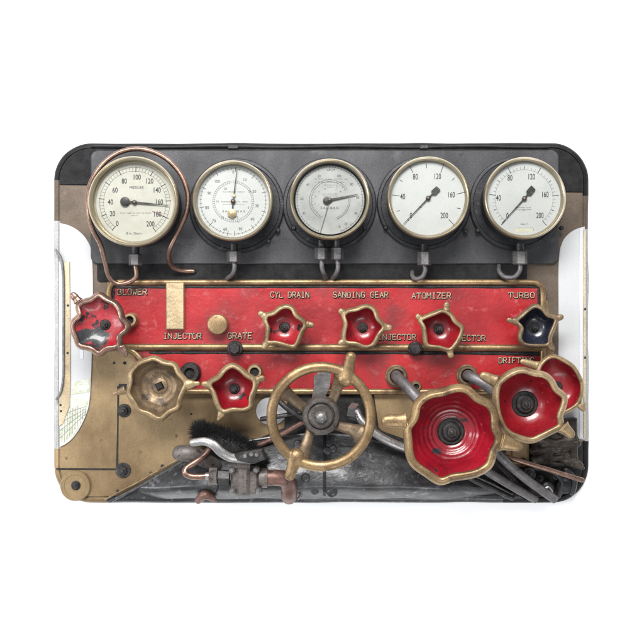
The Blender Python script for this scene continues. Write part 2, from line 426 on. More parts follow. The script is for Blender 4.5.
mb = MB(); sheet(mb, [(63.6, 262), (69.5, 262), (70.5, 330), (70.5, 380), (70, 405), (63, 424), (50, 432), (50, 412), (59, 400), (63, 385)], 12.1, 13.2, .4, d=5); mb.build('frame_strip', 'brass_pale', wl)
mb = MB(); sheet(mb, [(50, 255), (57, 257), (61, 265), (62.5, 280), (62.5, 380), (60, 392), (50, 402)], 12.1, 12.8, .2, d=5); mb.build('sliding_pane', 'glass_blue', wl)
mb = MB(); mb.tube([U(x, y, 14) for x, y in cat([(55.5, 250), (60.5, 257), (63, 270), (63.6, 300), (63.4, 340), (63.2, 375), (61, 391), (56.5, 399)], 6)], 1.3, 10); mb.build('frame', 'steel', wl)
for x, y in ((68, 305.5), (67.6, 353), (61, 411), (60.5, 405)):
    mb = MB(); mb.lathe(*U(x, y, 13)[:2], [(1.1, 12), (1.1, 13.6), (.6, 14)], 12); mb.build('screw', 'iron', wl)
mb = MB(); mb.box(*U(80, 350, 13)[:2], *U(83, 359, 13)[:2], 12, 12.4); mb.build('blue_sign', 'glass_blue', wl)

wr = thing('cab_window', 575, 330, 11, 'white rounded cab window at the right edge, above the rearmost red handwheel', 'window', 'cab windows')
op = [tuple(p) for p in cat([(610, 224), (585, 226.5), (571, 232), (562, 243), (558.8, 262), (558.6, 310), (558.6, 380), (560, 420), (575, 438), (610, 440)], 6)]
mb = MB(); sheet(mb, op, 11, 12.0, .3, d=3.6); mb.build('pane', 'window_white', wr)
mb = MB(); sheet(mb, [(579.5, 228), (583, 228), (583, 438), (579.5, 438)], 12.1, 12.8, .2, d=3); mb.build('sliding_pane', 'glass_blue', wr)
mb = MB(); sheet(mb, [(583.4, 230), (590, 230), (590, 438), (583.4, 438)], 12.1, 12.9, .3, d=2.6); mb.build('frame_strip', 'brass_pale', wr)
for x, y in ((585, 309), (585, 357.5)):
    mb = MB(); mb.lathe(*U(x, y, 13)[:2], [(1.2, 12), (1.2, 13.6), (.6, 14)], 12); mb.build('screw', 'iron', wr)

# ------------------------------------------------------------------ gauge board
gb = thing('gauge_board', 322, 200, 8, 'dark slate grey board along the top, carrying the five round gauges', 'board')
mb = MB(); sheet(mb, [(20, 100), (640, 100), (640, 193), (20, 184)], 8.1, 12.5, .6, d=5.4); mb.build('header', 'black_band', gb)
def rr(x0, y0, x1, y1, r, n=6):
    P = []
    for cx, cy, a0 in ((x1-r, y0+r, -90), (x1-r, y1-r, 0), (x0+r, y1-r, 90), (x0+r, y0+r, 180)):
        for i in range(n+1):
            a = math.radians(a0+90*i/n); P.append((cx+r*math.cos(a), cy+r*math.sin(a)))
    return P
mb = MB(); sheet(mb, rr(90.5, 150, 559, 264, 8), 10.6, 15.0, 1.0, doclip=False); mb.build('panel', 'slate', gb)
mb = MB(); sheet(mb, rr(97, 262, 527, 281.5, 3), 10.6, 13.4, .5, doclip=False); mb.build('lower_rail', 'black_band', gb)
mb = MB()
mb.tube([U(x, 147.2+math.sin(x*.05)*.5, 12.6) for x in range(92, 556, 8)], 1.3, 8); mb.build('top_beading', 'mat_black', gb)
for x, w in ((233, 5), (424, 4)):
    mb = MB(); mb.box(*U(x-w, 144.8, 14)[:2], *U(x+w, 148.6, 14)[:2], 12, 14.4, .4); mb.build('clip', 'iron', gb)

# ------------------------------------------------------------------ gauges
ZB = 62.0
def gauge(bx, by, r, label, dialmat, z_rec, nuts, flange_r, screws, draw, needles, casemat='case_black', bz='bezel', dr=None):
    X, Y, _ = U(bx, by, ZB); rw = r*k(ZB)
    t = thing('pressure_gauge', X, Y, 15, label, 'gauge', 'row of round brass rimmed gauges')
    if flange_r:
        mb = MB(); fr = flange_r*k(19)
        mb.lathe(X, Y, [(fr, 15), (fr, 18), (fr-1, 19), (fr-3.5, 19.2), (fr-4.2, 18.2), (rw-3, 18.2)], 72); mb.build('flange', 'case_black', t)
        for sx, sy in screws:
            x, y, _ = U(sx, sy, 21); mb = MB(); mb.lathe(x, y, [(2.3, 18), (2.3, 20.5), (1.6, 21.6)], 16); mb.build('screw', 'iron', t)
    mb = MB(); mb.lathe(X, Y, [(rw-3.2, 15.1), (rw-3.2, 30), (rw-1.6, 33), (rw-1.6, 40), (rw-2.4, 42), (rw-1.2, 44), (rw-1.2, ZB-7), (rw-2, ZB-6.6), (rw-3.4, ZB-8), (rw-3.6, ZB-13)], 72); mb.build('case', casemat, t)
    zd = ZB - z_rec
    R = rw; wi = 3.6
    prof = [(R-.8, ZB-9), (R, ZB-8), (R, ZB-2.2), (R-.5, ZB-.8), (R-1.6, ZB), (R-2.6, ZB-.5), (R-3.2, ZB-1.6), (R-3.5, ZB-3.2), (R-wi-.6, zd-.3)]
    mb = MB()
    V = [[mb.v(X+a*math.cos(2*PI*i/96), Y+a*math.sin(2*PI*i/96), z) for i in range(96)] for a, z in prof+[(R-wi-2, zd-.6), (R-wi-2, ZB-9)]]
    for q, w in zip(V, V[1:]+V[:1]):
        for i in range(96): mb.f((q[i], q[(i+1) % 96], w[(i+1) % 96], w[i]))
    mb.build('bezel', bz, t)
    d_r = R-wi-.3
    mb = MB(); mb.lathe(X, Y, [(d_r, zd-1.5), (d_r, zd)], 72); dial = mb.build('dial', dialmat, t)
    kk = k(zd)
    inks = {}
    def ink(m):
        if m not in inks: inks[m] = MB()
        return inks[m]
    class A: pass
    a = A()
    def T(s, dx, dy, h, w=1.0, m='ink', bold=0.0, rot=0, sp=1.0): text_into(ink(m), s, X+dx*kk, Y+dy*kk, h*kk, zd+.02, w, .12, rot, bold, sp)
    def LN(x0, y0, x1, y1, w=.35, m='ink'):
        v = Vector((x1-x0, y1-y0)); nrm = Vector((-v.y, v.x)).normalized()*w/2
        ink(m).prism([(X+(p[0])*kk, Y+(p[1])*kk) for p in ((x0+nrm.x, y0+nrm.y), (x1+nrm.x, y1+nrm.y), (x1-nrm.x, y1-nrm.y), (x0-nrm.x, y0-nrm.y))], zd+.02, zd+.12)
    def TK(deg, r0, r1, w=.35, m='ink'):
        s, c = math.sin(math.radians(deg)), -math.cos(math.radians(deg)); LN(s*r0, c*r0, s*r1, c*r1, w, m)
    def ARC(r0, a0, a1, w=.25, m='ink_grey'):
        n = max(8, int(abs(a1-a0)/4)); g = ink(m); rows = []
        P = [math.radians(a0+(a1-a0)*i/n) for i in range(n+1)]
        o_ = [g.v(X+math.sin(q)*(r0+w/2)*kk, Y-math.cos(q)*(r0+w/2)*kk, zd+.1) for q in P]
        i_ = [g.v(X+math.sin(q)*(r0-w/2)*kk, Y-math.cos(q)*(r0-w/2)*kk, zd+.1) for q in P]
        for j in range(n): g.f((o_[j], o_[j+1], i_[j+1], i_[j]))
    def FINE(dx, dy, length, h=.7, m='ink_grey'):     # a line of print too small to read
        q = random.Random(int(dx*10+dy*31)); x = dx-length/2
        while x < dx+length/2:
            w = q.uniform(.35, .8)
            if q.random() < .85: LN(x, dy+q.uniform(-.1, .1), x+w*.55, dy+q.uniform(-.15, .15), h*q.uniform(.5, 1), m)
            x += w
    a.T, a.LN, a.TK, a.ARC, a.FINE = T, LN, TK, ARC, FINE
    draw(a)
    for m, g in inks.items():
        g.build({'ink': 'dial_print', 'ink_grey': 'fine_print', 'ink_red': 'red_limit_line'}[m], m, dial, fixn=(m != 'ink_grey'))
    for nd in needles:
        # (tip dx,dy), (tail dx,dy), tail kind, tail size, material, width
        (tx, ty), (hx, hy), kind, sz, nm, w = nd[:6]
        zz = zd+1.6+(nd[6] if len(nd) > 6 else 0)
        v = Vector((tx, ty)); n_ = Vector((-v.y, v.x)).normalized()
        mb = MB()
        tip = Vector((tx, ty)); tl = Vector((hx, hy))
        pts = [tip+n_*.22, n_*w, tl+n_*w*1.1, tl-n_*w*1.1, -n_*w, tip-n_*.22]
        mb.prism([(X+p.x*kk, Y+p.y*kk) for p in pts], zz, zz+.5)
        if kind == 'round': mb.lathe(X+hx*kk, Y+hy*kk, [(sz, zz-.1), (sz, zz+.6), (sz*.9, zz+.8)], 28)
        elif kind == 'square':
            u = Vector((hx, hy)).normalized(); c0 = tl
            q = [c0+u*sz*1.25+n_*sz*.85, c0+u*sz*1.25-n_*sz*.85, c0-u*sz*.9-n_*sz*.95, c0-u*sz*1.7, c0-u*sz*.9+n_*sz*.95]
            mb.prism([(X+p.x*kk, Y+p.y*kk) for p in q], zz-.1, zz+.7, .15)
        mb.lathe(X, Y, [(2.3 if kind != 'none' else 1.2, zz-.2), (2.3 if kind != 'none' else 1.2, zz+.9), (1.6, zz+1.2)], 20)
        nb = mb.build('needle', nm, t)
        if kind == 'hex':
            mb = MB(); mb.lathe(X+hx*kk, Y+hy*kk, [(sz, zz-.1), (sz, zz+.6), (sz*.85, zz+1)], 6, .5); mb.lathe(X+hx*-.5*kk, Y+hy*-.5*kk, [(1.6, zz-.1), (1.6, zz+.7)], 12); mb.build('counterweight', 'brass', nb)
        mb = MB(); mb.lathe(X, Y, [(1.1, zz+1.1), (1.1, zz+1.9), (.6, zz+2.2)], 14); mb.build('pivot', 'brass_brown' if nm != 'bezel' else 'bezel', nb)
    mb = MB(); g_r = R-wi-.1
    mb.lathe(X, Y, [(g_r*t_, ZB-3.0+g_r*.003*(1-t_**2)) for t_ in (1, .985, .97, .955, .94, .92, .90, .875, .85, .81, .76, .68, .5, .25, .01)], 96, cap=False)
    mb.bm.normal_update()
    if sum(q.normal.z for q in mb.bm.faces) < 0: bmesh.ops.reverse_faces(mb.bm, faces=mb.bm.faces)
    mb.build('glass', 'glass', t, fixn=False)
    for nx0, nx1, ny0, ny1, tail in nuts:
        zc = 30
        mb = MB(); xc = (nx0+nx1)/2
        hw = (nx1-nx0)/2*k(zc+7)
        a0 = U(xc, ny0-7, zc); a1 = U(xc, ny0, zc)
        mb.tube([a0, a1], hw*.6, 16, dome=False); mb.build('stub', 'iron', t)
        mb = MB(); mb.tube([U(xc, ny0, zc), U(xc, ny0+.8, zc), U(xc, ny1-.8, zc), U(xc, ny1, zc)], [hw*.9, hw*1.05, hw*1.05, hw*.9], 6, dome=False, ph=0); mb.build('union_nut', 'steel', t)
        if tail:
            mb = MB(); mb.tube([U(x, y, z) for x, y, z in cat(tail, 6)], 2.3, 12); mb.build('tail_pipe', 'grey_pipe', t)
    return t

# 1: the big cream gauge
c1 = lambda x, y: ((x-286)/5.8545, (y-335)/5.8545)
def draw1(a):
    for s, x, y in (('0', 183, 458), ('20', 155, 400), ('40', 143, 332), ('60', 170, 262), ('80', 224, 209), ('100', 300, 186), ('120', 373, 209), ('140', 417, 262), ('160', 430, 331), ('180', 420, 403), ('200', 377, 460)):
        a.T(s, *c1(x, y), 5.3, .76, bold=.014)
    a.T('PRESSURE', *c1(296, 247), 2.5, .92); a.T('8 in. Diam.', *c1(282, 515), 2.2, 1.15)
    a.FINE(*c1(290, 397), 31, .9); a.FINE(*c1(284, 411), 7, .6)
    for i in range(0, 51):
        d = -140.7+284.9*i/50
        if i % 5 == 0: a.TK(d, 30.5, 36.2, .75)
        else: a.TK(d, 31.5, 35.2, .28, 'ink_grey')
    a.ARC(31.3, -140.7, 144.2, .3); a.ARC(35.2, -140.7, 144.2, .3)
    a.LN(*c1(388, 387), *c1(484, 430), .7, 'ink_red')
gauge(132.8, 201.2, 45.4, 'leftmost and largest gauge, cream dial with one red line, ringed by copper pipe', 'dial_cream', 10.5,
      [(129, 142, 254, 265.5, None)], 0, [], draw1, [(c1(484, 353), c1(230, 331), 'round', 4.5, 'iron', 1.0)])
# 2
c2 = lambda x, y: ((x-312)/6.44, (y-362)/6.44)
def draw2(a):
    for s, x, y in (('0', 312, 172), ('10', 388, 222), ('20', 447, 297), ('30', 465, 389), ('40', 435, 475), ('50', 358, 538), ('60', 260, 540), ('70', 187, 487), ('80', 143, 402), ('90', 158, 308), ('100', 210, 232)):
        a.T(s, *c2(x, y), 2.9, .95)
    for s, x, y in (('20', 262, 280), ('10', 211, 362), ('0', 410, 401), ('5', 340, 466), ('15', 243, 465), ('25', 418, 297)): a.T(s, *c2(x, y), 2.2, .9, 'ink_grey')
    for i in range(0, 101):
        d = -174+348*i/100+4
        if i % 10 == 0: a.TK(d, 29.6, 34.4, .5)
        elif i % 2 == 0: a.TK(d, 31.4, 33.8, .3)
    a.ARC(32.6, -178, 178, .3)
    for i in range(0, 60): a.TK(i*6, 18.6, 20.6, .25, 'ink_grey')
    a.ARC(20.6, 0, 352, .22); a.ARC(18.6, 0, 352, .18)
    a.FINE(*c2(315, 300), 22, .8); a.FINE(*c2(318, 364), 26, .8); a.FINE(*c2(310, 380), 22, .8)
    a.T('B A', *c2(258, 425), 1.9, 1.2, 'ink_grey'); a.T('G A S', *c2(360, 425), 1.9, 1.3, 'ink_grey')
    a.T('L', *c2(345, 490), 2.2, 1, 'ink')
gauge(232.5, 200.4, 40.4, 'second gauge from left, white dial, thin needle upright with brass six sided tail', 'dial', 8.5,
      [(227, 240.3, 251, 262.5, [(234, 262, 30), (234.5, 268, 30), (232.5, 274, 27), (228, 278, 20), (227, 279, 14)])], 47.5, [(278, 230), (268.5, 241)], draw2,
      [(c2(337, 152), c2(305, 440), 'hex', 4.7, 'iron', .6)])
# 3
c3 = lambda x, y: ((x-332)/6.44, (y-352)/6.44)
def draw3(a):
    for s, x, y in (('40', 190, 253), ('20', 265, 197), ('VACM', 337, 158), ('100', 392, 197), ('80', 473, 250), ('60', 512, 335), ('40', 500, 437), ('20', 435, 505), ('10', 392, 523), ('60', 152, 343), ('80', 165, 437)):
        a.T(s, *c3(x, y), 2.6, .85, 'ink' if x > 330 else 'ink_grey')
    a.T('E.A.K.-B.A.G.', *c3(333, 402), 2.3, 1.05)
    a.ARC(20.3, -155, 60, .4, 'ink_grey'); a.ARC(18.6, -155, 60, .3); a.ARC(20.3, 85, 160, .5); a.ARC(18.8, 85, 160, .3)
    for i in range(22): a.TK(-155+i*10, 17.2, 18.6, .25, 'ink_grey')
    a.ARC(34.6, -160, 160, .4); a.ARC(32.8, -160, 160, .3)
    for i in range(65): a.TK(-160+i*5, 31.5 if i % 4 == 0 else 32.8, 34.6, .28)
    a.FINE(*c3(340, 217), 33, .9); a.FINE(*c3(332, 236), 31, .9); a.FINE(*c3(335, 255), 12, .7); a.FINE(*c3(333, 268), 8, .7)
    a.FINE(*c3(328, 313), 17, .9); a.FINE(*c3(335, 326), 15, .8)
    for s, x, y in (('6', 262, 297), ('12', 300, 280), ('9', 240, 330), ('15', 370, 283), ('18', 400, 297), ('3', 236, 378), ('0', 250, 430)): a.T(s, *c3(x, y), 1.5, .9, 'ink_grey')
gauge(329.9, 198.9, 40.6, 'middle gauge with greyish silver dial and two grey needles', 'dial_silver', 9,
      [(314.8, 327.5, 247.5, 260, [(321.5, 260, 30), (322, 268, 30), (324, 274, 26), (326, 278, 18), (326, 279, 13)]), (331, 343.5, 247.5, 260, [(337.5, 260, 30), (338, 268, 30), (336, 274, 26), (333, 278, 18), (332, 279, 13)])],
      47, [(293.5, 227.6), (365, 227.8)], draw3,
      [(c3(512, 316), c3(312, 357), 'round', 3.6, 'iron', 1.25), (c3(270, 562), (.5, -1), 'none', 1, 'grey_pipe', .5, -.9)])
# 4
c4 = lambda x, y: ((x-338)/6.44, (y-352)/6.44)
def draw4(a):
    for s, x, y in (('0', 229, 462), ('40', 175, 340), ('80', 257, 213), ('120', 401, 210), ('160', 490, 328), ('200', 443, 462)):
        a.T(s, *c4(x, y), 5.8, .64, bold=.01)
    for q in ((108, 330, 155, 336), (219, 143, 242, 188), (438, 138, 420, 186), (523, 325, 572, 313), (472, 488, 506, 524)): a.LN(*c4(q[0], q[1]), *c4(q[2], q[3]), .6)
    for q in ((156, 233, 173, 244), (329, 130, 329, 158), (494, 236, 509, 220), (525, 414, 548, 419), (136, 436, 158, 430), (205, 485, 214, 494), (288, 405, 297, 413)): a.LN(*c4(q[0], q[1]), *c4(q[2], q[3]), .6)
gauge(428.7, 197.5, 41.4, 'fourth gauge from left, above ATOMIZER, plain white dial without fine graduations or yellow label', 'dial', 6.5,
      [(417.6, 431, 251.5, 265.5, [(424.5, 265, 30), (425, 271, 30), (422, 277, 28), (416, 279, 24), (412.5, 276, 19), (412.5, 272, 14)])], 47, [(385.6, 227.5), (466, 231)], draw4,
      [(c4(180, 517), c4(386, 305), 'square', 3.2, 'iron', .6)])
# 5
c5 = lambda x, y: ((x-325)/5.8545, (y-317)/5.8545)
def draw5(a):
    for s, x, y in (('0', 228, 417), ('40', 175, 312), ('80', 243, 195), ('120', 370, 188), ('160', 450, 292), ('200', 418, 415)):
        a.T(s, *c5(x, y), 5.8, .62, bold=.01)
    for i in range(0, 41):
        d = -139+279*i/40
        if i % 8 == 0: a.TK(d, 28.5, 35, .6)
        elif i % 4 == 0: a.TK(d, 29.5, 32.5, .6)
        else: a.TK(d, 29, 31.6, .25, 'ink_grey')
    a.ARC(29, -139, 140, .2)
    a.FINE(*c5(320, 370), 16, .9); a.FINE(*c5(322, 382), 15, .8); a.T('N', *c5(322, 383), 1.6, 1); a.T('MIN. 7', *c5(325, 467), 1.4, 1.2)
    a.FINE(*c5(325, 488), 18, .5); a.T('7', *c5(380, 500), 2.2, .8, 'ink_grey')
g5 = gauge(525.4, 197.8, 41.2, 'rightmost gauge, above TURBO, white dial with a fine tick ring and small pale yellow label', 'dial', 6.5,
      [(512.8, 527, 251, 264.5, [(520, 264, 30), (519.5, 271, 30), (514, 277, 28), (505, 277, 24), (499.5, 272, 19), (499, 266, 15)])], 47, [(478, 230.5), (562, 228)], draw5,
      [(c5(193, 462), c5(362, 272), 'square', 3.4, 'iron', .6)])
X, Y, _ = U(525.4, 197.8, ZB)
mb = MB(); dx, dy = c5(325, 490); mb.box(X+dx-8.5, Y+dy-1.6, X+dx+9, Y+dy+1.8, ZB-6.5, ZB-6.44); mb.build('paper_label', 'label_yellow', g5)

# copper loop round gauge 1
f1 = crop(40, 130, 4.025)
pp = f1((385, 548), (386, 592), (350, 615), (310, 618), (278, 590), (262, 530), (243, 460), (212, 400), (196, 330), (195, 250), (215, 190), (260, 130), (320, 90), (390, 76), (460, 90), (520, 125), (570, 185), (595, 260), (590, 330), (560, 400), (530, 460), (518, 510), (533, 550), (572, 566), (618, 568))
zs = [30, 30, 30, 30, 32, 36, 42, 46, 50, 50, 50, 48, 46, 45, 45, 45, 45, 45, 45, 44, 42, 34, 24, 18, 15.5]
mb = MB(); mb.tube([U(p.x, p.y, p.z) for p in cat([(a[0], a[1], z) for a, z in zip(pp, zs)], 8)], 2.35, 14)
cp = mb.build('copper_pipe', 'copper'); tag(cp, 'thin copper pipe looped all the way round the leftmost gauge', 'pipe')

# ------------------------------------------------------------------ red control panel
ctl = thing('control_panel', 325, 340, 10.5, 'long red control panel with raised brass edging and cast lettering under the gauges', 'control panel')
ZR = 15.5; ZF = 20.5
mb = MB(); sheet(mb, rr(108, 281, 543.5, 347, 9), 10.6, ZR, .3, doclip=False); mb.build('upper_field', 'red', ctl)
mb = MB(); sheet(mb, [(128, 346), (546.5, 346), (546.5, 393), (150, 393), (142, 372)], 10.6, ZR-.1, .3, doclip=False); mb.build('lower_field', 'red', ctl)
def bar(pts, r, name='brass_edging', m='brass', flat=.8, closed=False, z=ZR+1.0, seg=14):
    mb = MB(); P = cat([(x, y, z) for x, y in pts], 5, closed)
    mb.tube([U(p.x, p.y, p.z) for p in P], r, seg, flat, closed); return mb.build(name, m, ctl)
bar([(110, 343), (108.7, 320), (108.7, 296), (110.5, 286), (117, 282.6), (135, 282.4), (200, 282.3), (300, 282.2), (400, 282.2), (500, 282.2), (530, 282.4), (539, 284.5), (542.8, 292), (543, 320), (543, 350), (543, 380), (541, 389)], 2.8)
bar([(109, 342), (114, 346.5), (130, 347.2), (200, 347.2), (300, 347.4), (400, 347.6), (500, 348), (541, 348.3)], 3.5)
bar([(122, 348), (133, 352), (141, 360), (144, 372), (148, 384), (160, 391), (180, 391.5), (250, 391.5), (300, 391.5), (400, 391.8), (500, 391.5), (540, 390)], 3.0)
# dark lines just inside the edging: grime plus painted-in shade of the bars
for pts in ([(113, 287.2), (300, 286.6), (538, 286.8)], [(113.4, 288), (113.2, 341)], [(538.6, 288), (538.6, 342)], [(150, 352.6), (300, 352.6), (538, 353.5)], [(505, 354), (538, 354.5)]):
    mb = MB(); P = cat([(x, y, ZR) for x, y in pts], 8); mb.tube([U(*p) for p in P], [1.2+.7*math.sin(q*1.7)**2 for q in range(len(P))], 8, .3); mb.build('grime_shade_line', 'soot_shade', ctl)
mb = MB(); mb.prism(UP([(165.8, 282), (184, 282), (184, 329.5), (165.8, 329.5)], ZF+1.5), ZR, ZF+1.5, .9); mb.build('brass_tab', 'brass', ctl)
mb = MB(); mb.lathe(*U(217.3, 324.3, ZF+7)[:2], [(10, ZR), (10, ZF+5.5), (9.4, ZF+6.6), (8.6, ZF+7), (.5, ZF+7)], 40); mb.build('brass_plug', 'brass', ctl)
hexbolt(ctl, 234.2, 348.5, ZF-1, 6.0, 9, washer=1.28, stud=0, ph=.5)
hexbolt(ctl, 416, 349, ZF-1, 5.8, 9, washer=1.25, stud=0, ph=.2)
def boss(x, y, r, ri, h, m='brass_brown', inner='soot_shade'):
    X, Y, _ = U(x, y, ZR+h)
    mb = MB(); mb.lathe(X, Y, [(r*1.12, ZR-.2), (r*1.1, ZR+h*.4), (r, ZR+h*.5), (r, ZR+h*.85), (r*.92, ZR+h), (ri, ZR+h), (ri*.9, ZR+h*.5)], 36); b = mb.build('boss', m, ctl)
    mb = MB(); mb.lathe(X, Y, [(ri*.88, ZR), (ri*.88, ZR+h*.6)], 24); mb.build('bore', inner, b)
    return b
boss(396.8, 376.3, 10, 7, 7); boss(467.8, 375.5, 9.5, 6.8, 7); boss(416.3, 386.5, 5, 2.8, 6); boss(189.5, 373, 9.3, 5.2, 10, 'iron'); boss(254.5, 372, 7, 4.5, 8, 'brass'); boss(129.5, 320, 6.5, 4, 12, 'brass')
FONT = {  # strokes on a 4 wide, 6 high grid, y down
 'A': [[(0, 6), (2, 0), (4, 6)], [(.8, 4), (3.2, 4)]], 'B': [[(0, 0), (0, 6), (2.6, 6), (3.6, 5.3), (3.6, 3.8), (2.6, 3), (0, 3)], [(2.4, 3), (3.3, 2.3), (3.3, .7), (2.4, 0), (0, 0)]],
 'C': [[(3.8, 1.2), (3, 0), (1, 0), (.1, 1.2), (.1, 4.8), (1, 6), (3, 6), (3.8, 4.8)]], 'D': [[(0, 0), (0, 6), (2.4, 6), (3.7, 4.7), (3.7, 1.3), (2.4, 0), (0, 0)]],
 'E': [[(3.6, 0), (0, 0), (0, 6), (3.6, 6)], [(0, 3), (2.8, 3)]], 'F': [[(3.6, 0), (0, 0), (0, 6)], [(0, 3), (2.8, 3)]],
 'G': [[(3.8, 1.2), (3, 0), (1, 0), (.1, 1.2), (.1, 4.8), (1, 6), (3, 6), (3.8, 4.8), (3.8, 3.3), (2.3, 3.3)]], 'I': [[(2, 0), (2, 6)], [(1, 0), (3, 0)], [(1, 6), (3, 6)]],
 'J': [[(3.2, 0), (3.2, 5), (2.4, 6), (1, 6), (.2, 4.8)], [(2.1, 0), (4, 0)]], 'L': [[(.3, 0), (.3, 6), (3.7, 6)]], 'M': [[(0, 6), (0, 0), (2, 3.6), (4, 0), (4, 6)]], 'N': [[(0, 6), (0, 0), (3.8, 6), (3.8, 0)]],
 'O': [[(1, 0), (3, 0), (3.9, 1.2), (3.9, 4.8), (3, 6), (1, 6), (.1, 4.8), (.1, 1.2), (1, 0)]], 'R': [[(0, 6), (0, 0), (2.8, 0), (3.6, .9), (3.6, 2.3), (2.8, 3.2), (0, 3.2)], [(1.9, 3.2), (3.9, 6)]],
 'S': [[(3.6, 1), (2.8, 0), (1, 0), (.2, .9), (.2, 2.1), (1, 2.9), (2.9, 3.2), (3.7, 4), (3.7, 5.1), (2.9, 6), (1, 6), (.1, 5)]], 'T': [[(0, .9), (0, 0), (4, 0), (4, .9)], [(2, 0), (2, 6)]],
 'U': [[(0, 0), (0, 4.8), (.9, 6), (2.9, 6), (3.8, 4.8), (3.8, 0)]], 'W': [[(0, 0), (.9, 6), (2, 2.4), (3.1, 6), (4, 0)]], 'Y': [[(0, 0), (2, 3), (4, 0)], [(2, 3), (2, 6)]], 'Z': [[(.2, 0), (3.8, 0), (.1, 6), (3.9, 6)]]}
def word(s, xc, yc, h=4.9, w=None):
    n = len(s); adv = w/(n-.22); u = adv*.76/4; h *= 1.08; v = h/6
    mb = MB(); mg = MB()
    rl = random.Random(len(s)*7+int(xc))
    for i, ch in enumerate(s):
        if ch == ' ': continue
        ox = xc-w/2+i*adv; oy = yc-h/2+rl.uniform(-.15, .15)
        for st in FONT[ch]:
            pts = [U(ox+a*u, oy+b*v, ZR+.7) for a, b in st]
            for pa, pb in zip(pts, pts[1:]):
                mb.tube([pa, pb], .44, 8, 1.5)
                mg.tube([(x+.3, y+.45, ZR) for x, y, z in (pa, pb)], .85, 8, .35)  # dark copy of each stroke, shifted right and down under the letter
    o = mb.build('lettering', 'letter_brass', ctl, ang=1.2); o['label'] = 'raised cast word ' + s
    mg.build('letter_backing', 'soot_shade', o)
word('BLOWER', 132.4, 291.8, 5, 29); word('INJECTOR', 182.5, 336, 5, 38); word('GRATE', 240, 335.6, 5.2, 24.5)
word('CYL DRAIN', 290, 294.8, 5, 38.5); word('SANDING GEAR', 360.8, 294.8, 5, 55); word('ATOMIZER', 431.5, 295.6, 5, 39)
word('INJECTOR', 397, 337, 5, 38); word('INJECTOR', 466.5, 338, 5, 38); word('TURBO', 521.5, 295.2, 5, 26); word('DRIFTING', 516.5, 360.3, 5, 35)

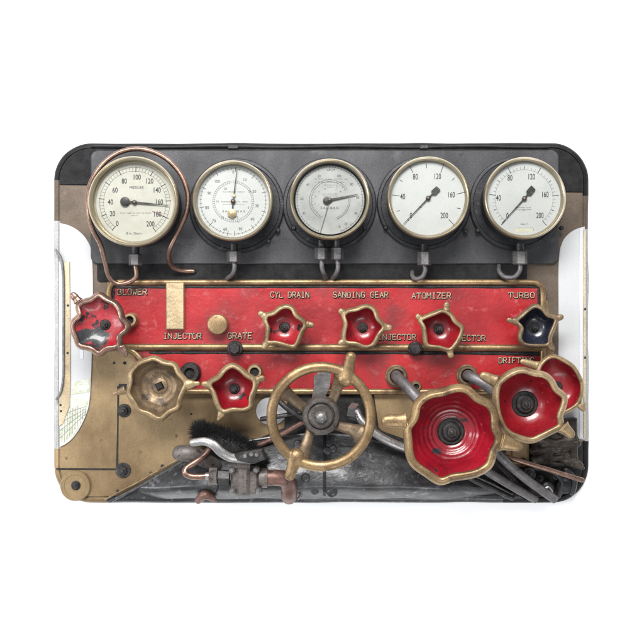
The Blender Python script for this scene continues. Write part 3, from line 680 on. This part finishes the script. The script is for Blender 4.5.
# ------------------------------------------------------------------ handwheels
def handwheel(rimpts, z, prongs, hub, zb, rw, bowl, rim, label, hubk='small', flat=.9, grooves=0, group='dished brass rimmed handwheels', name='handwheel', tilt=0, zcurve=.25, stem_r=3):
    cx = sum(p[0] for p in rimpts)/len(rimpts); cy = sum(p[1] for p in rimpts)/len(rimpts)
    HX, HY, _ = U(hub[0], hub[1], zb)
    t = thing(name, HX, HY, ZR, label, 'handwheel', group)
    P2 = cat(rimpts, 10, True); n = len(P2)
    for _ in range(2): P2 = [(P2[i-2]+P2[i-1]+P2[i]+P2[(i+1) % n]+P2[(i+2) % n])/5 for i in range(n)]
    c0 = Vector((cx, cy)); m0 = sum((p-c0).length for p in P2)/n
    P2 = [c0+(p-c0)*(1+.35*((p-c0).length/m0-sum((P2[(i+q) % n]-c0).length for q in range(-14, 15))/29/m0)) for i, p in enumerate(P2)]
    mr = sum(math.hypot(p.x-cx, p.y-cy) for p in P2)/n
    rimw = []
    for p in P2:
        r_ = math.hypot(p.x-cx, p.y-cy); zz = z-(r_-mr)*zcurve+(p.x-cx)*tilt
        rimw.append(Vector(U(p.x, p.y, zz)))
    mb = MB(); RW = rw*1.25
    sec = [(-.75, -1.0), (-.95, .1), (-.85, .75), (-.45, 1.0), (-.05, .95), (.4, .5), (.78, -.1), (.85, -.7), (.6, -1.1)]
    rr_ = []
    for i in range(n):
        p, a_, c_ = rimw[i], rimw[i-1], rimw[(i+1) % n]
        tg = (c_-a_); nr = Vector((tg.y, -tg.x, 0)).normalized()
        if nr.x*(p.x-HX)+nr.y*(p.y-HY) < 0: nr = -nr
        rr_.append([mb.v(p.x+nr.x*o*RW, p.y+nr.y*o*RW, p.z+h*RW*flat) for o, h in sec])
    for i in range(n):
        for j in range(len(sec)): mb.f((rr_[i][j], rr_[i][(j+1) % len(sec)], rr_[(i+1) % n][(j+1) % len(sec)], rr_[(i+1) % n][j]))
    for (b, tp, wb, wt) in prongs:
        zz0 = z-(math.hypot(b[0]-cx, b[1]-cy)-mr)*zcurve+(b[0]-cx)*tilt
        bv, tv = Vector(U(b[0], b[1], zz0-1.2)), Vector(U(tp[0], tp[1], zz0-.6))
        dd = (tv-bv).normalized(); wb *= 1.1; wt *= 1.28; tv2 = tv-dd*wt*.15; bv = bv+dd*rw*1.1
        mb.tube([bv-dd*.5, bv+(tv2-bv)*.2, bv+(tv2-bv)*.45, bv+(tv2-bv)*.75, tv2], [wb*1.7, wb*1.4, wb*1.25, wt*1.15, wt*1.02], 14, .62, dome='end')
    rm = mb.build('rim', rim, t, remesh=.55 if rw > 3 else .42, smooth_iter=7)
    mb = MB(); NR = 44; rings = []
    for side in (0, 1):
        seq = range(NR+1) if side == 0 else range(NR, -1, -1)
        for j in seq:
            tt = j/NR; R = []
            dep = (1-(1-tt)**3.2)*.86+.14*tt
            for i in range(0, n, 2):
                p = rimw[i]; q = Vector((HX, HY, zb))
                ang = math.atan2(p.y-HY, p.x-HX); rc = 3.2
                e = Vector((HX+rc*math.cos(ang), HY+rc*math.sin(ang), zb))
                # lobes fade toward the hub
                mrr = sum((Vector((v.x, v.y))-Vector((HX, HY))).length for v in rimw[::10])/len(rimw[::10])
                circ = Vector((HX+mrr*math.cos(ang), HY+mrr*math.sin(ang), p.z))
                src = p.lerp(circ, min(1, tt*2.2)*.95)
                w = src.lerp(e, tt); zz = p.z+(zb-p.z)*dep
                if grooves and .12 < tt < .95: zz += .22*math.sin(tt*grooves*2*PI)
                R.append((w.x, w.y, zz-(2.6 if side else 0)))
            rings.append(R)
    mb.loft(rings, cap=False); mb.build('bowl', bowl, t, ang=1.3)
    mb = MB(); mb.lathe(HX, HY, [(stem_r, ZR-1), (stem_r, zb-3.1)], 20, cap=True); mb.build('spindle', 'iron', t)
    if hubk == 'small':
        mb = MB(); mb.lathe(HX, HY, [(5.4, zb-.8), (5.2, zb+.6), (4.4, zb+1.2)], 28); mb.lathe(HX, HY, [(3.3, zb+1), (3.3, zb+4.2), (2.7, zb+5)], 6, .4)
        mb.lathe(HX, HY, [(1.5, zb+4.8), (1.4, zb+6.2), (.9, zb+6.8)], 12); mb.build('hub_nut', 'iron', t)
    elif hubk == 'big':
        mb = MB(); mb.lathe(HX, HY, [(13.2, zb-1.2), (13, zb+1.5), (11.5, zb+2.6), (9.6, zb+2.6), (9.2, zb+1.8), (8.6, zb+1.9), (8.3, zb+4.6), (7.2, zb+5.4)], 40); mb.build('hub', 'iron', t)
        mb = MB(); mb.lathe(HX, HY, [(5, zb+4.8), (5, zb+8.4), (4.2, zb+9.2)], 6, .7); mb.lathe(HX, HY, [(2.4, zb+9), (2.2, zb+10.6), (1.2, zb+11.4)], 14); mb.build('hub_nut', 'iron', t)
    elif hubk == 'square':
        mb = MB(); mb.lathe(HX, HY, [(8, zb-.8), (7.8, zb+1.4), (6.6, zb+2)], 30); mb.build('hub', 'brass_brown', t)
        mb = MB(); mb.lathe(HX, HY, [(5.2, zb+1.8), (5.0, zb+2.6), (3.6, zb+4.4), (2.8, zb+4.4)], 4, .35); mb.build('square_end', 'soot_shade', t)
    return t

w_ = 1
f = crop(60, 270, 6.44)
handwheel(f((250, 160), (300, 185), (355, 215), (390, 262), (405, 310), (435, 352), (425, 392), (388, 430), (383, 480), (345, 503), (300, 512), (250, 538), (198, 512), (125, 487), (100, 440), (80, 385), (85, 330), (120, 290), (115, 237), (150, 205), (200, 187)), 56,
          [(*f((128, 215), (85, 162)), 2.6, 2.6), (*f((385, 480), (422, 542)), 2.6, 2.2)], f((292, 352))[0], 44, 2.6, 'red_worn', 'copper', 'worn handwheel beside BLOWER with half of its red paint flaked to grey', 'small')
f = crop(110, 340, 6.44)
handwheel(f((290, 117), (350, 142), (415, 160), (448, 215), (490, 272), (472, 335), (452, 388), (438, 435), (380, 470), (320, 508), (250, 480), (190, 455), (150, 400), (117, 340), (127, 270), (132, 210), (180, 152), (235, 127)), 50,
          [(*f((112, 318), (30, 345)), 2.4, 1.6), (*f((482, 290), (568, 280)), 3.2, 1.8)], f((322, 296))[0], 32, 2.4, 'brass_brown', 'brass_pale', 'unpainted brown brass handwheel with dark square spindle end, left of the grate wheel', 'square', grooves=4)
f = crop(190, 340, 6.44)
handwheel(f((275, 165), (330, 190), (370, 225), (415, 258), (420, 310), (400, 370), (390, 428), (340, 455), (275, 455), (215, 462), (175, 420), (150, 350), (128, 300), (135, 268), (180, 235), (222, 188)), 48,
          [(*f((130, 288), (88, 284)), 2.4, 2.4), (*f((420, 262), (466, 246)), 2.4, 2.6), (*f((210, 462), (182, 512)), 2.2, 1.3)], f((287, 314))[0], 28, 2.5, 'red_bowl', 'brass_pale', 'small red handwheel below the word GRATE, just above the black brush', 'small')
f = crop(250, 280, 6.44)
handwheel(f((235, 170), (275, 185), (300, 225), (345, 265), (355, 297), (335, 340), (315, 390), (285, 428), (230, 425), (170, 410), (112, 400), (108, 360), (110, 310), (97, 265), (108, 228), (150, 210), (192, 180)), 42,
          [(*f((355, 283), (398, 290)), 2.2, 2.2), (*f((100, 238), (68, 215)), 2.2, 2.3), (*f((110, 400), (92, 432)), 2.2, 2.2)], f((222, 305))[0], 26, 2.2, 'red_worn', 'brass_pale', 'small handwheel under CYL DRAIN, red bowl stained grey in its upper half', 'small')
f = crop(320, 270, 4.025)
handwheel(f((185, 145), (218, 160), (235, 195), (257, 228), (240, 260), (215, 300), (180, 311), (145, 300), (103, 290), (95, 255), (100, 215), (95, 185), (112, 165), (145, 156)), 42,
          [(*f((255, 230), (283, 232)), 2.3, 2.3), (*f((102, 182), (84, 165)), 2.1, 2.4), (*f((103, 284), (82, 294)), 2.2, 2.2)], f((172, 232))[0], 26, 2.1, 'red_bowl', 'brass_pale', 'small red handwheel directly under SANDING GEAR', 'small')
handwheel(f((495, 163), (528, 180), (545, 205), (572, 235), (562, 275), (545, 302), (520, 322), (480, 315), (432, 304), (420, 265), (415, 230), (405, 203), (430, 185), (462, 172)), 42,
          [(*f((508, 168), (510, 138)), 2.1, 2.3), (*f((412, 203), (394, 186)), 2.1, 2.3), (*f((520, 318), (527, 346)), 2.2, 2.2)], f((478, 239))[0], 26, 2.1, 'red_bowl', 'brass_pale', 'small red handwheel directly under ATOMIZER', 'small')
f = crop(450, 270, 4.025)
handwheel(f((345, 145), (375, 158), (395, 180), (425, 196), (420, 230), (405, 270), (395, 300), (350, 308), (300, 300), (280, 270), (285, 235), (268, 207), (290, 180), (318, 156)), 44,
          [(*f((270, 208), (236, 201)), 2.1, 2.0), (*f((422, 198), (448, 189)), 2.1, 2.2), (*f((398, 298), (413, 318)), 2.1, 2.2)], f((338, 232))[0], 26, 2.0, 'black_bowl', 'brass_brown', 'only black handwheel, small with dull grey rim, under TURBO', 'small')
# rear one at the right edge
f = crop(480, 340, 5.367)
handwheel(f((395, 88), (445, 105), (500, 140), (532, 190), (550, 240), (545, 300), (520, 350), (455, 390), (390, 400), (330, 370), (305, 300), (300, 220), (315, 150), (350, 105)), 50,
          [(*f((318, 142), (228, 115)), 2.6, 2.2), (*f((535, 335), (556, 372)), 3.0, 2.2)], f((415, 250))[0], 34, 2.0, 'red_bowl', 'brass_pale', 'rearmost red handwheel at the right edge, half hidden by the one in front', 'small')
handwheel(f((225, 160), (290, 175), (345, 187), (385, 220), (410, 262), (452, 305), (448, 360), (432, 410), (432, 458), (385, 492), (330, 520), (270, 540), (190, 520), (138, 488), (108, 440), (88, 380), (82, 300), (95, 240), (122, 208), (165, 178)), 84,
          [(*f((100, 228), (18, 192)), 3.6, 3.2), (*f((432, 455), (488, 506)), 3.8, 3.3)], f((238, 342))[0], 56, 2.9, 'red_bowl', 'brass_pale', 'second largest red handwheel, upper right of the largest, with big round black hub', 'big', stem_r=5)
f = crop(375, 360, 4.293)
handwheel(f((350, 120), (400, 130), (440, 163), (488, 190), (513, 235), (518, 290), (533, 340), (512, 392), (492, 448), (440, 485), (382, 500), (330, 508), (280, 520), (222, 488), (170, 448), (147, 400), (140, 340), (140, 290), (165, 248), (182, 190), (230, 150), (290, 135)), 100,
          [(*f((150, 262), (48, 262)), 4.4, 4.3), (*f((528, 345), (614, 371)), 4.8, 3.7)], f((325, 307))[0], 66, 3.6, 'red_deep', 'brass', 'largest handwheel, deep wine red dish with wavy brass rim, bottom right of the panel', 'big', grooves=9, stem_r=6)

# spoked brass wheel
f = crop(260, 340, 4.293)
KZ = 84
KX, KY, _ = U(321.1, 416.6, KZ)
sw = thing('spoked_handwheel', KX, KY, ZR, 'round open brass handwheel with four spokes in front of the red panel, bottom centre', 'handwheel')
kk = k(KZ)
mb = MB(); R0 = 49.6*kk
mb.tube([(KX+R0*math.cos(2*PI*i/120), KY+R0*math.sin(2*PI*i/120), KZ) for i in range(120)], 5.3*kk, 20, .85, True)
for b, tp in ((f((372, 150))[0], f((394, 55))[0]), (f((150, 515))[0], f((122, 598))[0])):
    bv, tv = Vector(U(*b, KZ)), Vector(U(*tp, KZ+2)); d = (tv-bv).normalized(); tv -= d*4
    mb.tube([bv-d*3, bv+(tv-bv)*.3, bv+(tv-bv)*.7, tv], [8.2, 6.2, 5.2, 5.0], 18, .75)
rimo = mb.build('rim', 'brass', sw, remesh=.6, smooth_iter=2)
for tipx, tipy, bend in ((352, 165, 4), (425, 400, 4), (180, 492, 4), (95, 222, -4)):
    ex, ey = f((tipx, tipy))[0]; e = Vector(U(ex, ey, KZ-3)); h = Vector((KX, KY, KZ-17)); d = (e-h); nrm = Vector((-d.y, d.x, 0)).normalized()
    mb = MB(); mid = h.lerp(e, .5)+nrm*bend*.5; mb.tube([tuple(p) for p in cat([tuple(h), tuple(h.lerp(e, .25)+nrm*bend*.3), tuple(mid), tuple(h.lerp(e, .8)), tuple(e)], 5)], [8.5, 6.4, 4.6, 5.6, 9.2], 16, .5)
    mb.build('spoke', 'bronze_dark', sw, remesh=.6, smooth_iter=3)
mb = MB(); mb.lathe(KX, KY, [(17.5, KZ-24), (17.5, KZ-6), (16.3, KZ-4.4), (12.8, KZ-4.2), (12.2, KZ-6.2), (11.4, KZ-6.2), (11, KZ-2.8), (9.6, KZ-1.8), (7, KZ-1.8)], 56); mb.build('hub', 'hub_grey', sw)
mb = MB(); mb.lathe(KX, KY, [(5.8, KZ-2), (5.8, KZ+3), (4.9, KZ+4)], 6, .25); mb.lathe(KX, KY, [(3.4, KZ+3.8), (3.3, KZ+5.4), (2.4, KZ+6)], 18); mb.build('hub_nut', 'steel', sw)
mb = MB(); mb.lathe(KX, KY, [(6, 12), (6, KZ-18)], 24); mb.build('spindle', 'iron', sw)

# grey arm and pieces behind the spoked wheel
mb = MB(); mb.loft([[U(*p, 30) for p in f((248, 135), (306, 140), (300, 200), (270, 262), (220, 262), (232, 200))], [U(*p, 36) for p in f((248, 135), (306, 140), (300, 200), (270, 262), (220, 262), (232, 200))]])
mb.box(*U(314, 375, 20)[:2], *U(324, 395, 20)[:2], 15, 31)
o = mb.build('grey_arm', 'steel'); tag(o, 'flat pale grey arm hanging down behind the hub of the spoked wheel', 'arm')

# oval hole
mb = MB(); ov = [(271.5+15.5*math.cos(a), 411+14.2*math.sin(a)) for a in [2*PI*i/40 for i in range(40)]]
mb.prism(UP(ov, 12.8), 10, 12.8, .3); hole = mb.build('porthole', 'window_white'); tag(hole, 'white oval opening behind the left side of the spoked wheel', 'opening')

def pipe(pts, r, m, label, name='pipe', seg=16, n=7, group=None, rads=None, flatend=False):
    mb = MB(); mb.tube([U(*p) for p in cat(pts, n)], rads or r, seg, dome=not flatend)
    o = mb.build(name, m); return tag(o, label, 'pipe', group)
pipe([(262, 419, 18), (275, 417, 20), (300, 413, 22)], 2.4, 'iron', 'short dark rod crossing the white oval opening')
pipe([(253, 448, 20), (275, 438, 22), (300, 424, 24), (330, 408, 22)], 2.6, 'rust_red', 'thin reddish rod slanting up behind the spoked wheel to the right of the brush')
pipe([(278, 400, 26), (292, 412, 28), (312, 423, 26), (330, 428, 20)], 2.8, 'iron', 'dark curved rod passing behind the upper left spoke')
# light pipe with nut
pn = thing('angled_pipe', *U(355, 412, 14)[:2], 12, 'pale grey pipe with hexagonal nut right of the spoked wheel hub', 'pipe')
mb = MB(); mb.tube([U(350.5, 411, 22), U(357.5, 412.5, 25)], 8.5, 6, dome=False); mb.build('hex_nut', 'silver', pn)
mb = MB(); mb.tube([U(*p) for p in cat([(357, 412, 26), (361, 420, 30), (372, 431, 32), (388, 441, 32), (408, 449, 30), (440, 456, 28)], 7)], 4.2, 16); mb.build('tube', 'silver', pn)
pipe([(366, 398, 20), (370, 415, 22), (378, 430, 24), (400, 446, 22), (430, 452, 20)], 2.2, 'iron', 'thin black pipe curving down left of the largest red handwheel')
# panel pipes
pipe([(396, 375, 17), (398, 378, 30), (408, 388, 42), (422, 404, 52), (440, 424, 60)], 5.6, 'grey_pipe', 'grey pipe leaving the left boss of the lower red field', group=None)
pipe([(467, 375, 17), (470, 376, 30), (481, 382, 36), (494, 391, 38), (508, 399, 38)], 5.2, 'grey_pipe', 'dark grey pipe leaving the right boss of the lower red field')
# lower right pipes
pipe([(452, 440, 40), (480, 466, 42), (508, 484, 36), (536, 499.5, 24)], 4.0, 'grey_pipe', 'lower of the two thick grey pipes running to the bottom edge', flatend=True)
pipe([(480, 432, 46), (500, 456, 46), (526, 479, 38), (555, 499.5, 24)], 4.3, 'grey_pipe', 'upper of the two thick grey pipes running to the bottom edge', flatend=True)
pipe([(505, 456, 40), (520, 461, 42), (550, 470, 40), (582, 480, 34)], 2.4, 'copper', 'straight thin copper pipe crossing the bottom right corner')
pipe([(438, 458, 30), (470, 478, 32), (495, 490, 28), (512, 498, 22)], 2.6, 'iron', 'thin black pipe hugging the boiler top at the lower right')
pipe([(485, 450, 24), (505, 470, 26), (522, 488, 24)], 3.0, 'iron', 'thin black pipe half hidden between the two thick grey pipes')
pipe([(372, 440, 20), (400, 447, 22), (420, 453, 22), (445, 470, 20)], 1.8, 'iron', 'thin black cable just under the pale grey angled pipe')
# small dark fittings lower right
ft = thing('dark_valve_fitting', *U(540, 480, 14)[:2], 12, 'black oily fitting under the copper pipe in the bottom right corner', 'fitting')
for x, y, r, z in ((531, 475, 6, 30), (548, 488, 7, 26), (566, 486, 8, 24)):
    X, Y, _ = U(x, y, z); mb = MB(); mb.lathe(X, Y, [(r, 12), (r, z-3), (r*.8, z-1), (r*.4, z)], 20); mb.build('body', 'case_black', ft)
hexbolt(ft, 530.5, 474, 28, 3.6, 5)
mb = MB(); mb.tube([U(x, y, 26) for x, y in cat([(537, 486), (543, 490), (548, 487), (552, 492), (550, 497)], 5)], 1.4, 8); mb.build('shiny_hook', 'silver', ft)
pipe([(500, 480, 22), (520, 492, 22), (530, 499, 20)], 2.2, 'iron', 'thin black pipe below the upper thick grey pipe, near the bottom edge')
pipe([(528, 470, 24), (540, 468, 28), (556, 474, 28), (562, 484, 24), (558, 496, 20)], 2.6, 'case_black', 'glossy black hose looping beneath the copper pipe in the corner')
pipe([(540, 462, 22), (560, 464, 24), (583, 468, 22)], 1.6, 'iron', 'thin dark rod between the greasy casting and the copper pipe')
pipe([(566, 470, 22), (574, 480, 22), (572, 492, 20)], 3.2, 'case_black', 'short fat black hose in the bottom right corner')
for x, y, r_ in ((520, 474, 3.2), (541, 480, 2.8), (557, 477, 2.4), (524, 462, 2.4)): hexbolt(ft, x, y, 18, r_, 4)
# grimy casting below the second wheel
gc = thing('grimy_casting', *U(556, 445, 14)[:2], 12, 'lumpy brown black greasy casting under the two right hand red handwheels', 'casting')
mb = MB(); rg = random.Random(11)
mb.prism(UP(clip([(532, 425), (578, 418), (579, 467), (534, 468)], 5), 24), 12.5, 24, 2)
for i in range(34):
    x = rg.uniform(536, 573); y = rg.uniform(426, 464); r = rg.uniform(2.5, 6.5)
    a = rg.uniform(-.5, .5); mb.tube([U(x-r*1.2*math.cos(a), y-r*math.sin(a), 24), U(x+r*1.2*math.cos(a), y+r*math.sin(a), 24.5)], r*.6, 10)
mb.build('body', 'grime', gc, remesh=.8, smooth_iter=2)
mb = MB(); mb.box(*U(570, 438, 26)[:2], *U(578, 458, 26)[:2], 20, 27, 1); mb.build('bracket', 'grime', gc)
mb = MB(); mb.box(*U(512, 440, 14)[:2], *U(529, 464, 14)[:2], 12, 16, .6); o = mb.build('tan_block', 'tan'); tag(o, 'small tan metal block below the tip between the two big red handwheels', 'block')

# ------------------------------------------------------------------ boiler
bo = thing('boiler', 300, 470, 8, 'big rounded dark grey boiler shell along the bottom edge', 'boiler')
arc = cat([(100, 504.5), (118, 496), (140, 484.5), (165, 470), (190, 456), (220, 446), (255, 438.5), (290, 434), (325, 432.5), (360, 436), (395, 444), (430, 455), (465, 470), (500, 486), (530, 502)], 8)
def top_y(x):
    for a, b in zip(arc, arc[1:]):
        if a.x <= x <= b.x: return a.y+(b.y-a.y)*(x-a.x)/(b.x-a.x)
    return 504
NXB, NYB = 210, 40; rows = []
rgh = random.Random(5)
mb = MB(); G = []
for i in range(NXB+1):
    x = 104+(524-104)*i/NXB; ty = top_y(x); by = 498.8+.5*math.sin(x*.09); colv = []
    ty = min(ty, by-.2)
    for j in range(NYB+1):
        t = j/NYB; y = ty+(by-ty)*t
        hgt = 13+27*math.sin(min(1, (y-ty)/58)*PI/2)
        hgt -= 22*max(0, (y-(by-14))/14)**2
        hgt = max(hgt, 11.5)
        colv.append(mb.v(*U(x, y, hgt)))
    colv.append(mb.v(*U(x, by, 8.1))); colv.insert(0, mb.v(*U(x, ty, 8.1)))
    G.append(colv)
for a, b in zip(G, G[1:]):
    for j in range(len(a)-1): mb.f((a[j], a[j+1], b[j+1], b[j]))
bmesh.ops.remove_doubles(mb.bm, verts=mb.bm.verts, dist=.00002)
mb.build('shell', 'boiler', bo, fixn=True, ang=.9)
def bz(x, y):
    ty = top_y(x); return max(11.5, 13+27*math.sin(min(1, max(0, (y-ty))/58)*PI/2)-22*max(0, (y-485)/14)**2)
mb = MB(); mb.tube([U(324.5, y, bz(324.5, y)) for y in range(435, 497, 4)], 1.6, 8, .5); mb.build('seam', 'soot_shade', bo)
mb = MB(); mb.tube([U(x, top_y(x)+1.5, 14.5) for x in range(110, 516, 6)], 1.5, 8); mb.build('edge_bead', 'boiler', bo)
for x, y, r in ((297.5, 444.5, 4.3), (327, 451, 4.2), (333, 449, 3.8), (305.5, 478, 4.2), (315, 492, 3.6), (332, 492, 5.5), (287, 494, 3.6)):
    z = bz(x, y); mb = MB(); X, Y, _ = U(x, y, z+2); mb.lathe(X, Y, [(r, z-3), (r, z+.8), (r*.8, z+2), (r*.3, z+2.6)], 22); mb.build('rivet', 'boiler', bo)
mb = MB(); mb.tube([U(*p) for p in cat([(105, 499.5, 13), (118, 492.5, 14), (140, 481, 14), (165, 466.5, 14), (182, 457.5, 14)], 5)], .9, 8); mb.build('edge_strip', 'brass_brown', bo)
# lagging seams/patches
for pts, r in (([(340, 446), (370, 449), (400, 458), (430, 470)], .9), ([(210, 470), (218, 485), (214, 496)], .8)):
    mb = MB(); mb.tube([U(p.x, p.y, bz(p.x, p.y)) for p in cat(pts, 6)], r, 8, .6); mb.build('weld_seam', 'soot_shade', bo)

# ------------------------------------------------------------------ lever valve
f = crop(160, 420, 4.293)
lv = thing('lever_valve', *U(245, 475, 30)[:2], 30, 'steel lever valve with silver handle standing on the boiler, left of the spoked wheel', 'valve')
def P3(lst, z): return [(*f((x, y))[0], z) if not isinstance(z, list) else None for x, y in lst]
def part_tube(name, m, pts, r, z, seg=16, dome=True, ph=0, flat=1, sm=6):
    zz = z if isinstance(z, list) else [z]*len(pts)
    q = [(*f(p)[0], c) for p, c in zip(pts, zz)]
    mb = MB(); mb.tube([U(*p) for p in (cat(q, sm) if len(q) > 2 else q)], r, seg, flat, dome=dome, ph=ph); return mb.build(name, m, lv)
part_tube('handle', 'silver', [(142, 97), (190, 92), (228, 106), (262, 138), (300, 160), (345, 168), (392, 172)], [3.6, 3.9, 4.4, 4.6, 4.6, 4.4, 4.0], [66, 68, 70, 70, 68, 66, 64], flat=.6)
mb = MB(); pl = f((318, 150), (352, 138), (440, 126), (456, 168), (402, 190), (332, 176)); mb.prism(UP(pl, 72), 62, 72, 1.5); mb.build('lever_head', 'iron', lv)
for x, y in ((365, 155), (392, 148), (415, 150)): 
    X, Y, _ = U(*f((x, y))[0], 73); mb = MB(); mb.lathe(X, Y, [(2.1, 70), (2.1, 73), (1.4, 73.8)], 14); mb.build('pin', 'steel', lv)
part_tube('collar', 'valve_grey', [(308, 192), (388, 192)], 4.2, 58, dome=False)
part_tube('stem', 'valve_grey', [(345, 196), (345, 216)], 6.5, 54, dome=False)
mb = MB(); X0, Y0, _ = U(*f((303, 214))[0], 60); X1, Y1, _ = U(*f((424, 320))[0], 60); mb.box(X0, Y0, X1, Y1, 34, 58, 2.5); mb.build('body', 'valve_grey', lv)
mb = MB(); X0, Y0, _ = U(*f((326, 206))[0], 62); X1, Y1, _ = U(*f((384, 326))[0], 62); mb.box(X0, Y0, X1, Y1, 38, 62, 3); mb.build('body_rib', 'valve_grey', lv)
for x, y in ((308, 218), (412, 216), (310, 308), (422, 306)):
    X, Y, _ = U(*f((x, y))[0], 64); mb = MB(); mb.lathe(X, Y, [(3.4, 54), (3.4, 62), (2.6, 63)], 6, .4); mb.lathe(X, Y, [(1.9, 62), (1.8, 65), (1.2, 65.6)], 14); mb.build('bolt', 'steel', lv)
part_tube('union_nut', 'valve_grey', [(212, 242), (246, 242)], 8.6, 52, seg=6, dome=False, ph=.2)
part_tube('union_nut', 'iron', [(250, 246), (298, 248)], 7.6, 52, seg=6, dome=False, ph=.5)
part_tube('flange', 'valve_grey', [(426, 248), (462, 248)], 9.6, 50, dome=False)
part_tube('ferrule', 'silver', [(196, 241), (214, 241)], 3.6, 52, dome=False)
cpp = MB(); cpp.tube([U(*p) for p in cat([(*f(p)[0], z) for p, z in zip([(206, 130), (190, 152), (150, 182), (115, 206), (108, 226), (128, 240), (160, 243), (200, 241)], [40, 44, 48, 50, 52, 52, 52, 52])], 6)], 3.1, 14)
tag(cpp.build('bent_copper_pipe', 'copper'), 'short copper pipe bent in a U into the left end of the lever valve', 'pipe')
mb = MB(); mb.tube([U(*p) for p in cat([(*f(p)[0], z) for p, z in zip([(462, 248), (505, 248), (540, 256), (552, 280), (554, 310), (554, 328)], [50, 50, 48, 42, 36, 26])], 6)], 7.8, 20)
tag(mb.build('elbow_pipe', 'rust_red'), 'thick reddish brown elbow pipe at the right end of the lever valve', 'pipe')
mb = MB(); mb.tube([U(*p) for p in cat([(*f(p)[0], z) for p, z in zip([(578, 268), (600, 290), (606, 318), (590, 340), (606, 330), (612, 305)], [34, 36, 34, 30, 30, 32])], 6)], 1.0, 8)
tag(mb.build('wire_loop', 'steel'), 'thin loose wire loop right of the reddish elbow pipe', 'wire')
mb = MB(); mb.tube([U(*p) for p in cat([(*f(p)[0], z) for p, z in zip([(86, 142), (120, 144), (160, 156), (200, 176), (240, 190)], [42, 42, 40, 36, 30])], 6)], [7.6, 8.2, 8.0, 7, 5.5], 20)
tag(mb.build('oil_darkened_rod', 'valve_grey'), 'stubby dull grey rounded rod end beneath the silver lever handle', 'rod')
mb = MB(); mb.tube([U(*p) for p in cat([(*f(p)[0], z) for p, z in zip([(165, 345), (190, 322), (212, 326), (235, 345)], [28, 34, 32, 26])], 5)], [3.5, 5, 4.5, 2.5], 14)
tag(mb.build('pipe_stub', 'rust_red'), 'small reddish pipe stub at the bottom edge below the lever valve', 'pipe')

# ------------------------------------------------------------------ brush
br = thing('brush', *U(228, 448, 20)[:2], 20, 'black bristle brush lying behind the silver lever handle', 'brush')
core = cat([(199, 430), (212, 436), (232, 443), (250, 452), (262, 462)], 6)
mb = MB(); mb.tube([U(p.x, p.y+3, 30) for p in core], [5, 9, 10, 9, 5], 14); mb.build('core', 'bristle', br)
mb = MB(); rb = random.Random(2)
for i in range(9000):
    t = rb.random()*(len(core)-1); a = core[int(t)]; u = t/(len(core)-1)
    hw = 11*math.sqrt(max(.05, 1-(2*u-.9)**2/1.5))
    ang = rb.uniform(0, 2*PI); ra = math.sqrt(rb.random())
    ox = math.cos(ang)*hw*ra*.8; oy = math.sin(ang)*hw*ra
    L = rb.uniform(4, 9); out = ang+rb.gauss(0, .35)
    p0 = Vector(U(a.x+ox, a.y+2+oy, 30+9*(1-ra)+rb.uniform(-2, 2))); p1 = p0+Vector((math.cos(out)*L*(.25+.75*ra), math.sin(out)*L*(.25+.75*ra)-1, L*(1-ra)+rb.uniform(-2, 3))); w = .17
    c = Vector((-math.sin(out), math.cos(out), 0))*w; pm = p0.lerp(p1, .55)+Vector((rb.gauss(0, .35), rb.gauss(0, .35), .6))
    A = [mb.v(*(p0+c)), mb.v(*(p0-c)), mb.v(*(p0+Vector((0, 0, w*1.6))))]; B = [mb.v(*(pm+c*.8)), mb.v(*(pm-c*.8)), mb.v(*(pm+Vector((0, 0, w))))]; T = mb.v(*p1)
    for j in range(3):
        mb.f((A[j], A[(j+1) % 3], B[(j+1) % 3], B[j])); mb.f((B[j], B[(j+1) % 3], T))
mb.build('bristles', 'bristle', br, fixn=False)['kind'] = 'stuff'

# ------------------------------------------------------------------ light and camera
w = bpy.data.worlds.new('World'); SC.world = w; w.use_nodes = True
w.node_tree.nodes['Background'].inputs[0].default_value = (.93, .96, 1.0, 1); w.node_tree.nodes['Background'].inputs[1].default_value = .70
def area(name, loc, tgt, sx, sy, power, col=(1, 1, 1)):
    l = bpy.data.lights.new(name, 'AREA'); l.shape = 'RECTANGLE'; l.size = sx; l.size_y = sy; l.energy = power; l.color = col
    o = bpy.data.objects.new(name, l); COL.objects.link(o); o.location = loc
    o.rotation_euler = (Vector(tgt)-Vector(loc)).to_track_quat('-Z', 'Y').to_euler()
area('key_softbox', (-.25, 1.35, 1.9), (0, .05, 0), 1.5, .7, 118, (1, .985, .96))
area('left_softbox', (-1.7, -.1, 1.3), (0, 0, 0), .5, 1.4, 28, (.95, .97, 1))
area('low_fill', (.5, -1.5, 1.5), (0, 0, 0), 1.2, .45, 12, (1, .99, .97))  # added fill light, there to lift the shadow below the mat
cam = bpy.data.cameras.new('Camera'); co = bpy.data.objects.new('Camera', cam); COL.objects.link(co)
co.location = (0, 0, D*S); co.rotation_euler = (0, 0, 0)
cam.sensor_width = 36; cam.lens = 36*D/644; cam.clip_start = .05; cam.clip_end = 100
SC.camera = co
SC.view_settings.view_transform = 'Standard'; SC.view_settings.look = 'None'; SC.view_settings.exposure = 0; SC.view_settings.gamma = 1
SC.render.film_transparent = False
